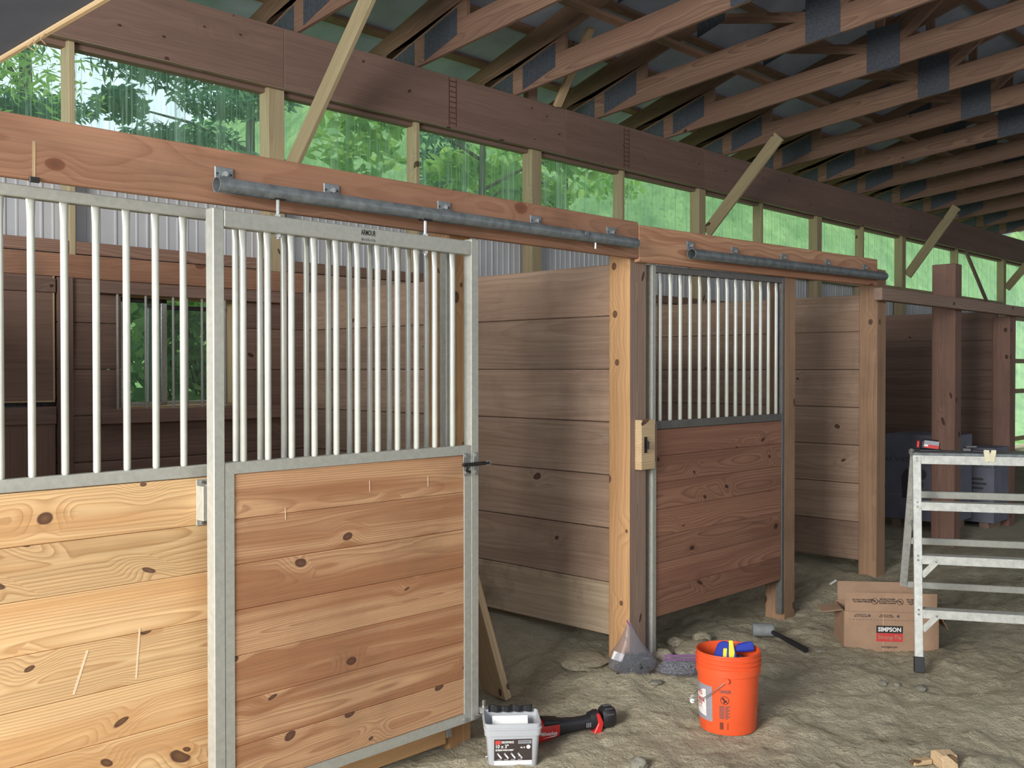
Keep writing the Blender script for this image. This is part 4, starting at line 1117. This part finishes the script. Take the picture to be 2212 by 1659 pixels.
# ------------------------------------------------------------------ cardboard box
CX0, CX1 = Vector((5.83, 2.775, 0)), Vector((6.166, 2.335, 0))
CZ = -0.115
fw = (CX1 - CX0); CW = fw.length; fw.normalize()
fd = Vector((-fw.y, fw.x, 0))
if fd.dot(Vector((1, 1, 0))) < 0: fd = -fd
CB = thing('cardboard_box', 'open brown cardboard box with red and black logo behind the ladder leg', 'box', ((CX0 + CX1) / 2 + fd * 0.15 + Vector((0, 0, CZ))))
CD, CHT, TH = 0.30, 0.245, 0.005
def cb(r, f, u): return CX0 + fw * r + fd * f + Vector((0, 0, CZ + u))
def slab(name, o, x, y, w, h, mat=None, th=TH, parent=CB):
    """card sheet from corner o spanning w along x and h along y"""
    m = frame_mw(o, x, y)
    return link(name, box_mesh(w, h, th, mat or M['card'], 0.0012), parent, m @ Matrix.Translation((w / 2, h / 2, 0)))
Zv = Vector((0, 0, 1))
FW = slab('front_panel', cb(0, 0, 0), fw, Zv, CW, CHT)
slab('back_panel', cb(0, CD, 0), fw, Zv, CW, CHT)
slab('left_panel', cb(0, 0.004, 0), fd, Zv, CD - 0.008, CHT)
slab('right_panel', cb(CW, 0.004, 0), fd, Zv, CD - 0.008, CHT)
slab('bottom_panel', cb(0.004, 0.004, 0.004), fw, fd, CW - 0.008, CD - 0.008)
FL = slab('front_flap', cb(0.0, -0.002, CHT + 0.001), fw, Zv + fd * -0.03, CW - 0.012, 0.118)
slab('back_flap', cb(0.02, CD + 0.002, CHT + 0.001), fw, Zv + fd * 0.16, CW - 0.05, 0.12)
slab('left_flap', cb(-0.004, 0.03, CHT + 0.001), fd, Zv * -0.12 - fw, CD - 0.14, 0.125)
slab('right_flap', cb(CW + 0.004, 0.02, CHT + 0.001), fd, Zv * -0.9 + fw * 0.5, CD - 0.04, 0.12)
link('torn_tape', box_mesh(0.05, 0.002, 0.035, M['white'], 0.0005), CB, frame_mw(cb(-0.01, CD, CHT + 0.115), fw + Zv * 0.7, Zv))
def on_front(r, u, off=0.0036): return frame_mw(cb(r, -off, u), fw, Zv)
LG = flat('logo_black', rect(-0.078, 0, 0.078, 0.045), M['ink'], FW, on_front(0.265, 0.118))
flat('logo_red', rect(-0.078, -0.052, 0.078, -0.0005), M['red_print'], FW, on_front(0.265, 0.118))
lettering('SIMPSON', 0.036, M['white_print'], FW, on_front(0.265, 0.139, 0.0044), width=0.136, bold=0.0014)
lettering('Strong-Tie', 0.034, M['card'], FW, on_front(0.265, 0.092, 0.0044), width=0.136, bold=0.0006)
lettering('strongtie.com', 0.018, M['ink'], FW, on_front(0.265, 0.034), width=0.092, bold=0.0004)
for s, r in (('DO NOT CUT\nBELOW THIS LINE', 0.095), ('NE PAS COUPER\nSOUS CETTE LIGNE', 0.245)):
    lettering(s, 0.010, M['ink'], FW, on_front(r, 0.222), bold=0.0003)
for r in (0.145, 0.315): flat('mark', [(r + 0.008 * math.cos(2 * PI * k / 14) - r, 0.008 * math.sin(2 * PI * k / 14)) for k in range(14)], M['grey_ink'], FW, on_front(r, 0.222))
bm = bmesh.new()
for k in range(24):
    x = 0.025 + k * 0.0205
    bm.faces.new([bm.verts.new(p) for p in ((x, -0.0012, 0), (x + 0.012, -0.0012, 0), (x + 0.012, 0.0012, 0), (x, 0.0012, 0))])
link('dashes', mesh_of(bm, M['grey_ink'], False), FW, on_front(0.0, 0.197))
flat('seam', rect(-0.0015, 0, 0.0015, CHT), plain('pale_crease', (208, 172, 142), 0.8, 0, 40, 0.05), FW, on_front(0.228, 0.0, 0.0032))
def on_flap(r, u): return frame_mw(cb(r, -0.0062 - u * 0.03, CHT + u), fw, Zv + fd * -0.03)
for s, r in (('DO NOT USE A KNIFE\nTO OPEN THIS BOX', 0.105), ('NE PAS UTILISER\nUN COUTEAU POUR\nOUVRIR LA BOITE', 0.250), ('NO ABRA CON\nNAVAJA ESTA\nCAJA AQUI', 0.405)):
    lettering(s, 0.0125, M['ink'], FL, on_flap(r, 0.068), bold=0.0005)
for r in (0.175, 0.325):
    bm = bmesh.new()
    for k in range(24):
        a, b2 = 2 * PI * k / 24, 2 * PI * (k + 1) / 24
        bm.faces.new([bm.verts.new((q * math.cos(w), q * math.sin(w), 0)) for q, w in ((0.0195, a), (0.0195, b2), (0.0165, b2), (0.0165, a))])
    bm.faces.new([bm.verts.new(p) for p in ((-0.013, 0.010, 0), (-0.010, 0.013, 0), (0.013, -0.010, 0), (0.010, -0.013, 0))])
    bm.faces.new([bm.verts.new(p) for p in ((-0.010, -0.004, 0), (0.006, 0.002, 0), (0.010, 0.006, 0), (-0.006, 0.004, 0))])
    link('warning_mark', mesh_of(bm, M['ink'], False), FL, on_flap(r, 0.066))

# ------------------------------------------------------------------ aluminium work stand (wide folding ladder)
LU = Vector((0.48, -0.877, 0)).normalized(); LV = Vector((0.877, 0.48, 0)).normalized()
LP = Vector((5.655, 2.25, 0)); LZ = ground_z(5.655, 2.25) + 0.003
LADW = 1.15
LA = thing('work_stand', 'wide aluminium folding work stand with treads at the right edge', 'ladder', (LP.x, LP.y, LZ))
def lp(u, v, z): return LP + LU * u + LV * v + Vector((0, 0, LZ + z))
HT = 1.215
lean = 0.16
fr = lambda z: lean * z / HT
for u in (0, LADW):
    g = lumber('front_leg', lp(u, fr(0.06), 0.06), lp(u, fr(HT), HT), 0.046, 0.028, LU, M['alu'], LA)
    lumber('foot', lp(u, -0.004, 0.0), lp(u, fr(0.085), 0.085), 0.054, 0.05, LU, M['black'], LA)
    for z in (0.32, 0.345, 0.62, 0.645, 0.92, 0.945, 1.18, 1.195):
        c = lp(u, fr(z) - 0.014, z); tube('rivet', (c, c - LV * 0.004), 0.006, M['zinc'], g, 8)
for i, z in enumerate((0.335, 0.635, 0.935)):
    box_w = LADW - 0.03
    lumber('tread', lp(0.02, fr(z) + 0.028, z), lp(LADW - 0.02, fr(z) + 0.028, z), 0.082, 0.022, LV, M['alu'], LA)
    lumber('tread_lip', lp(0.02, fr(z) - 0.012, z - 0.013), lp(LADW - 0.02, fr(z) - 0.012, z - 0.013), 0.048, 0.004, Zv, M['alu'], LA)
    if i < 2:
        for u, s in ((0.02, 1), (LADW - 0.02, -1)):
            lumber('gusset', lp(u, fr(z) - 0.0165, z - 0.105), lp(u + s * 0.085, fr(z) - 0.0165, z - 0.012), 0.034, 0.004, LU, M['alu'], LA)
            c = lp(u + s * 0.075, fr(z) - 0.019, z - 0.02); tube('rivet', (c, c - LV * 0.004), 0.006, M['zinc'], LA, 8)
lumber('top_rail', lp(0.02, fr(HT) - 0.012, HT - 0.026), lp(LADW - 0.02, fr(HT) - 0.012, HT - 0.026), 0.056, 0.004, Zv, M['alu'], LA)
lumber('top_deck', lp(-0.02, fr(HT) + 0.10, HT + 0.004), lp(LADW + 0.02, fr(HT) + 0.10, HT + 0.004), 0.24, 0.016, LV, M['galv_dark'], LA)
rb = lambda z: 0.235 + (0.97 - 0.235) * (HT - z) / HT + 0.02
for u in (0.0, LADW):
    g = lumber('rear_leg', lp(u, rb(0.05), 0.05), lp(u, rb(HT - 0.02), HT - 0.02), 0.044, 0.024, LU, M['alu'], LA)
    lumber('foot', lp(u, rb(-0.0), 0.0), lp(u, rb(0.05), 0.05), 0.05, 0.034, LU, M['rubber'], LA)
    for z in (0.62, 0.92): c = lp(u, rb(z) - 0.013, z); tube('rivet', (c, c - LV * 0.004), 0.006, M['zinc'], g, 8)
for z in (0.335, 0.645, 0.955):
    lumber('rear_rung', lp(0.022, rb(z), z), lp(LADW - 0.022, rb(z), z), 0.042, 0.024, Zv, M['galv'], LA)
for u in (0.012, LADW - 0.012):
    lumber('spreader', lp(u, fr(0.66) + 0.02, 0.66), lp(u, rb(0.78) - 0.01, 0.78), 0.028, 0.005, Zv, M['galv'], LA)
    lumber('spreader', lp(u, fr(0.66) + 0.02, 0.655), lp(u, fr(0.66) + 0.16, 0.58), 0.028, 0.005, Zv, M['galv'], LA)
for k, (dv, dz) in enumerate(((0.02, 0.02), (0.045, 0.006), (0.0, 0.0))):
    c = lp(-0.02, fr(HT) + dv, HT + dz); tube('hinge_bolt', (c, c - LV * 0.01 - LU * 0.008), 0.012, M['zinc'], LA, 10)

# things left on the top of the stand
TOPZ = HT + 0.0125
def on_stand(name, lb, cat, u, v, dz=0.0, rz=0.0):
    p = lp(u, fr(HT) + v, TOPZ + dz)
    m = Matrix((LU, LV, Zv)).transposed().to_4x4(); m.translation = p
    m = m @ Matrix.Rotation(rz, 4, 'Z')
    return link(name, None, None, m, lb, cat), m
BT, bm_ = on_stand('battery_pack', 'black tool battery with red and grey label on the stand top', 'battery', 0.085, 0.10, 0, -0.12)
link('case', box_mesh(0.105, 0.085, 0.058, M['black'], 0.010), BT, bm_ @ Matrix.Translation((0, 0, 0.038)) @ Matrix.Rotation(0.10, 4, 'Y'))
link('base', box_mesh(0.12, 0.08, 0.012, M['black'], 0.003), BT, bm_ @ Matrix.Translation((0, 0, 0.006)))
link('release', box_mesh(0.016, 0.06, 0.040, M['red'], 0.004), BT, bm_ @ Matrix.Translation((-0.064, 0, 0.040)) @ Matrix.Rotation(0.10, 4, 'Y'))
lm = bm_ @ Matrix.Translation((0.008, -0.0436, 0.040)) @ Matrix.Rotation(0.10, 4, 'Y') @ Matrix.Rotation(PI / 2, 4, 'X')
flat('label', rect(-0.040, -0.001, 0.040, 0.022), M['grey_print'], BT, lm)
flat('label', rect(-0.040, -0.021, 0.040, -0.001), M['red_print'], BT, lm)
flat('label_mark', rect(-0.040, -0.012, -0.018, -0.002), M['white_print'], BT, lm @ Matrix.Translation((0, 0, 0.0004)))
BC, bm_ = on_stand('bit_case', 'small dark bit holder with steel bit lying on the stand top', 'bit holder', 0.285, 0.09, 0, -0.3)
link('body', box_mesh(0.05, 0.035, 0.024, M['black'], 0.004), BC, bm_ @ Matrix.Translation((0, 0, 0.013)))
link('sleeve', box_mesh(0.07, 0.02, 0.010, M['black'], 0.003), BC, bm_ @ Matrix.Translation((0.058, 0.004, 0.006)))
tube('bit', (bm_ @ Vector((-0.005, 0, 0.029)), bm_ @ Vector((0.05, -0.006, 0.033))), 0.004, M['zinc'], BC, 6)
CP, bm_ = on_stand('plastic_clip', 'cream notched plastic clip hooked over the stand edge', 'clip', 0.385, -0.018)
prism('clip', [(-0.024, -0.045), (-0.014, -0.050), (-0.008, -0.044), (0.010, -0.044), (0.016, -0.050), (0.024, -0.045), (0.033, 0.012), (0.031, 0.022), (0.006, 0.020), (0.006, 0.0), (-0.003, 0.0), (-0.003, 0.020), (-0.031, 0.022), (-0.033, 0.012)], 0.006,
      plain('cream_plastic', (232, 224, 190), 0.5, 0, 20, 0.06), CP, bm_ @ Matrix.Rotation(PI / 2, 4, 'X') @ Matrix.Translation((0, 0.0, 0.0)), bev=0.0008)
link('clip_top', box_mesh(0.06, 0.026, 0.005, M['white'], 0.001), CP, bm_ @ Matrix.Translation((0, 0.014, 0.004)))

# ------------------------------------------------------------------ cartons in the far stall
def carton(lb, x0, y0, x1, y1, z0, z1, marks):
    B = thing('printed_carton', lb, 'box', ((x0 + x1) / 2, (y0 + y1) / 2, z0), 0)
    F = box('body', (x0, y0, z0), (x1, y1, z1), M['dark_card'], B, bev=0.004)
    mw = lambda y, z, o=0.0008: frame_mw((x0 - o, y, z), (0, -1, 0), (0, 0, 1))
    flat('tape', rect(-0.3, -0.002, 0.3, 0.002), M['grey_print'], B, mw((y0 + y1) / 2, z0 + 0.24))
    marks(B, mw)
    # timber sleepers it stands on
    for yy in (y0 + 0.06, y1 - 0.15):
        box('sleeper', (x0 + 0.03, yy, ground_z(x0, yy) - 0.03), (x1 - 0.03, yy + 0.09, z0 - 0.001), M['old_post'], B)
def marks1(B, mw):
    lettering('MAX WATTS 15', 0.07, M['grey_ink'], B, mw(4.05, 0.73), width=0.42)
    for y, z, r in ((3.86, 0.60, 0.055), (3.64, 0.60, 0.05), (3.88, 0.50, 0.045)): flat('printed_fan', [(r * math.cos(2 * PI * k / 20), r * math.sin(2 * PI * k / 20)) for k in range(20)], M['grey_ink'], B, mw(y, z))
    flat('printed_figure', [(-0.04, -0.16), (0.04, -0.16), (0.05, 0.06), (0.0, 0.14), (-0.05, 0.05)], M['grey_ink'], B, mw(4.0, 0.52))
    for k in range(6): flat('fine_print', rect(-0.12, -0.004, 0.12, 0.004), M['grey_ink'], B, mw(3.64, 0.52 - 0.03 * k))
def marks2(B, mw):
    flat('mark', rect(-0.055, -0.055, 0.055, 0.055), M['grey_ink'], B, mw(3.70, 0.67))
    lettering('FRAGILE', 0.06, M['grey_ink'], B, mw(3.50, 0.66), width=0.24)
    for k in range(3): flat('fine_print', rect(-0.09, -0.012, 0.05 + 0.03 * (k % 2), 0.012), M['grey_ink'], B, mw(3.55, 0.53 - 0.045 * k))
carton('large printed carton between the short track post and tall post', 9.72, 3.58, 10.28, 4.22, 0.15, 0.98, marks1)
carton('smaller dim carton right of the tall free standing post', 10.36, 3.40, 10.78, 3.86, 0.10, 0.84, marks2)

# ------------------------------------------------------------------ stones and chips on the dirt
def stone(lb, x, y, r, flat_k, seed, mat='stone', sink=0.35, group=None, stretch=1.3, name='stone', cat='stone'):
    bm = bmesh.new()
    bmesh.ops.create_icosphere(bm, subdivisions=3, radius=r)
    for v in bm.verts:
        n = 1 + 0.32 * noise.noise(v.co * (1.7 / r) + Vector((seed, 0, 0)))
        v.co *= n
        v.co.x *= stretch
        v.co.z *= flat_k
    z = ground_z(x, y) + r * flat_k * (1 - sink * 1.2)
    return link(name, mesh_of(bm, M[mat]), None, Matrix.Translation((x, y, z)) @ Matrix.Rotation(seed * 1.3, 4, 'Z'), lb, cat, group)
stone('rounded grey stone at the bottom edge below the power tool', 3.50, 2.60, 0.036, 0.75, 1.1)
stone('flat tan stone in front of the bags of screws', 4.33, 3.105, 0.032, 0.3, 2.3)
stone('leftmost pebble of the small row in front of the ladder foot', 5.30, 2.305, 0.020, 0.55, 3.1, stretch=1.6)
stone('middle pebble of the small row in front of the ladder foot', 5.325, 2.235, 0.018, 0.6, 4.7)
stone('widest pebble of the small row in front of the ladder foot', 5.355, 2.12, 0.028, 0.45, 5.2, stretch=1.7)
stone('pale chip of stone to the left of the cardboard box foot', 5.64, 2.83, 0.020, 0.45, 6.9, stretch=1.7)
stone('flat dirt covered stone half buried at the foot of the orange post', 4.33, 3.60, 0.13, 0.25, 7.7, sink=0.45, mat='ground')
stone('brown clod beside the bright orange post and the bags', 4.68, 3.30, 0.045, 0.8, 8.3, mat='ground')
stone('low heap of straw coloured sawdust behind the flat bag', 4.92, 3.24, 0.12, 0.35, 9.9, mat='ground', sink=0.3, stretch=1.5, name='dirt_heap', cat='heap')
stone('dark lump of dirt under the second barred front', 5.25, 3.42, 0.06, 0.7, 10.4, mat='ground')
stone('small dark lump under the second barred front', 5.02, 3.46, 0.04, 0.7, 11.4, mat='ground')
WS = thing('wood_offcut', 'pale many sided wood offcut cut by the bottom edge of the view', 'wood scrap', (4.40, 1.64, ground_z(4.4, 1.64)))
prism('block', [(-0.05, -0.03), (0.05, -0.03), (0.05, 0.02), (0.02, 0.035), (-0.04, 0.03)], 0.07, M['pale'], WS, Matrix.Translation((4.375, 1.63, ground_z(4.4, 1.64) + 0.035)) @ Matrix.Rotation(0.9, 4, 'Z') @ Matrix.Rotation(PI / 2, 4, 'X'), bev=0.002)
lumber('wood_offcut', (4.30, 1.74, ground_z(4.3, 1.74) + 0.012), (4.37, 1.69, ground_z(4.37, 1.69) + 0.014), 0.04, 0.02, (1, 1, 0), M['pale'], None, label='small white wood chip beside the offcut at the bottom edge', cat='wood scrap')

# ------------------------------------------------------------------ outside: hillside, trees, shrubs
def hill_z(x, y):
    a = min(1, max(0, (y - 10) / 18)); a = a * a * (3 - 2 * a)
    b = min(1, max(0, (x - 18) / 18)); b = b * b * (3 - 2 * b)
    return -0.2 + 19.0 * a * (0.12 + 0.88 * b) + 0.25 * noise.noise(Vector((x * 0.3, y * 0.3, 0)))
bm = bmesh.new(); rows = []
for y in np.arange(6.9, 70, 1.6):
    rows.append([bm.verts.new((x, y, hill_z(x, y) if y > 8 else -0.2)) for x in np.arange(-30, 110, 2.0)])
for a, b in zip(rows, rows[1:]):
    for k in range(len(a) - 1): bm.faces.new((a[k], a[k + 1], b[k + 1], b[k]))
link('ground_hillside', mesh_of(bm, M['grass']), kind='structure')

def leaf_shape(kind):
    if kind == 'maple': pts = [(0, -0.5), (0.22, -0.32), (0.5, -0.1), (0.28, 0.02), (0.3, 0.3), (0.1, 0.2), (0, 0.55), (-0.1, 0.2), (-0.3, 0.3), (-0.28, 0.02), (-0.5, -0.1), (-0.22, -0.32)]
    elif kind == 'long': pts = [(0, -0.5), (0.2, -0.12), (0.17, 0.2), (0, 0.5), (-0.17, 0.2), (-0.2, -0.12)]
    else: pts = [(0, -0.5), (0.12, 0), (0, 0.5), (-0.12, 0)]
    return np.array([(x, y, 0.12 * abs(x) - 0.1 * y * y) for x, y in pts])
def foliage(centres, radii, n, size, kind, mat, droop=0.3, seed=1, flat=0.6):
    """One mesh of n separate leaves, scattered over the given clumps."""
    g = np.random.default_rng(seed)
    shp = leaf_shape(kind); k = len(shp)
    ci = g.integers(0, len(centres), n)
    C = np.array(centres)[ci]; R = np.array(radii)[ci]
    d = g.normal(size=(n, 3)); d /= np.linalg.norm(d, axis=1)[:, None]
    P = C + d * (g.random(n) ** 0.45)[:, None] * R
    nrm = g.normal(size=(n, 3)) * flat + np.array((0, -0.25, 0.8)); nrm /= np.linalg.norm(nrm, axis=1)[:, None]
    t = g.normal(size=(n, 3)); t[:, 2] -= droop; t -= nrm * (t * nrm).sum(1)[:, None]; t /= np.linalg.norm(t, axis=1)[:, None]
    b = np.cross(nrm, t)
    s = size * g.uniform(0.6, 1.25, n)
    V = P[:, None, :] + s[:, None, None] * (shp[None, :, 0, None] * b[:, None, :] + shp[None, :, 1, None] * t[:, None, :] + shp[None, :, 2, None] * nrm[:, None, :])
    me = bpy.data.meshes.new('foliage')
    me.vertices.add(n * k); me.vertices.foreach_set('co', V.astype(np.float32).ravel())
    me.loops.add(n * k); me.loops.foreach_set('vertex_index', np.arange(n * k, dtype=np.int32))
    me.polygons.add(n); me.polygons.foreach_set('loop_start', np.arange(0, n * k, k, dtype=np.int32)); me.polygons.foreach_set('loop_total', np.full(n, k, dtype=np.int32))
    me.update(); me.validate()
    me.materials.append(mat)
    return me
def tree(lb, x, y, h, crown, n, size, kind, mat, seed, trunk=0.14, group='trees behind the barn', low=0.25):
    z0 = hill_z(x, y) if y > 8 else -0.2
    T = thing('tree', lb, 'tree', (x, y, z0), 0, group)
    g = random.Random(seed)
    tube('trunk', [(x + 0.05 * math.sin(k * 1.3 + seed), y, z0 - 0.2 + (h + 0.1) * k / 5) for k in range(6)], trunk, M['bark'], T, 10, radii=[trunk * (1 - 0.15 * k) for k in range(6)])
    C = []; R = []
    for k in range(int(crown * (30 if kind == 'needle' else 11))):
        zz = h * (low + (1 - low) * g.random()); a = g.uniform(0, 2 * PI); q = crown * math.sqrt(g.random()) * (1.1 - 0.75 * abs(zz / h - (low + 1) / 2) * 1.4)
        c = (x + q * math.cos(a), y + q * math.sin(a) * 0.8, z0 + zz)
        C.append(c); s = g.uniform(0.45, 0.85); R.append((s * 1.2, s, s * 0.2) if kind == 'needle' else (s, s, s * 0.6))
        if k % (8 if kind == 'needle' else 3) == 0: tube('branch', ((x, y, z0 + zz * 0.9), ((x + c[0]) / 2, (y + c[1]) / 2, z0 + zz * 0.97), c), trunk * 0.25, M['bark'], T, 6, radii=[trunk * 0.3, trunk * 0.18, trunk * 0.06])
    link('foliage', foliage(C, R, n, size, kind, mat, 0.5, seed), T, Matrix.Identity(4), kind='stuff')
D_, L_ = M['leaf_dark'], M['leaf_bright']
tree('feathery dark hemlock behind the leftmost clear panels', 1.6, 11.4, 9.0, 2.4, 26000, 0.2, 'needle', D_, 11)
tree('hemlock behind the widest clear panel at the upper left', 5.0, 13.4, 9.5, 2.8, 30000, 0.22, 'needle', D_, 12)
tree('light green leafy sapling before the dark hemlocks at the left', 3.5, 10.1, 5.8, 1.1, 3600, 0.13, 'needle', L_, 13, 0.06, low=0.5)
tree('dark tree behind the clear panels right of the first brace', 9.4, 15.2, 9.5, 2.6, 9000, 0.22, 'long', D_, 14)
tree('big leaved bright green tree behind the panel by the second wall post', 10.4, 10.6, 7.5, 2.0, 3600, 0.30, 'long', L_, 15, 0.1, low=0.35)
tree('yellow green leafy tree just right of the second wall post', 13.2, 11.4, 6.4, 1.7, 3000, 0.26, 'long', L_, 16, 0.09, low=0.35)
tree('dark tree at the edge of the mowed hillside', 16.5, 17.5, 8.0, 2.4, 5000, 0.24, 'long', D_, 17)
tree('far round tree high on the green hillside', 34.0, 30.0, 6.0, 2.2, 3200, 0.30, 'long', D_, 18)
tree('low dark tree on the hillside behind the far panels', 30.5, 22.0, 4.2, 1.8, 3200, 0.25, 'long', D_, 19, low=0.1)
def shrub(lb, C, R, n, size, kind, mat, seed, base):
    S = thing('shrub', lb, 'shrub', (base[0], base[1], -0.2), 0, 'shrubs outside the stall window')
    for k, c in enumerate(C): tube('stem', ((base[0], base[1], -0.25), ((base[0] + c[0]) / 2, (base[1] + c[1]) / 2, c[2] * 0.6), c), 0.012, M['bark'], S, 6, radii=[0.018, 0.012, 0.005])
    link('foliage', foliage(C, R, n, size, kind, mat, 0.8, seed, 0.9), S, Matrix.Identity(4), kind='stuff')
shrub('leafy maple shrub outside the barred stall window', [(4.3, 8.2, 1.2), (4.8, 8.3, 1.9), (5.2, 8.1, 1.6), (4.6, 8.3, 2.4), (5.6, 8.4, 2.1), (5.3, 8.4, 0.9), (4.0, 8.3, 0.6), (4.1, 8.25, 1.9), (4.2, 8.2, 1.5), (4.4, 8.25, 2.2), (4.45, 8.25, 1.7), (4.0, 8.2, 2.3), (4.7, 8.3, 1.4)], [(0.5, 0.35, 0.45)] * 13, 1500, 0.13, 'maple', M['leaf_vine'], 21, (4.8, 8.3))
shrub('denser dark shrub behind the maple shrub at the window', [(4.0, 9.6, 1.0), (4.9, 9.7, 1.6), (5.8, 9.6, 1.2), (6.6, 9.7, 1.8), (5.2, 9.7, 2.5), (6.2, 9.8, 2.6), (4.3, 9.7, 2.2), (7.2, 9.8, 1.2)], [(0.9, 0.5, 0.8)] * 8, 2600, 0.15, 'maple', M['leaf_vine'], 22, (5.4, 9.7))
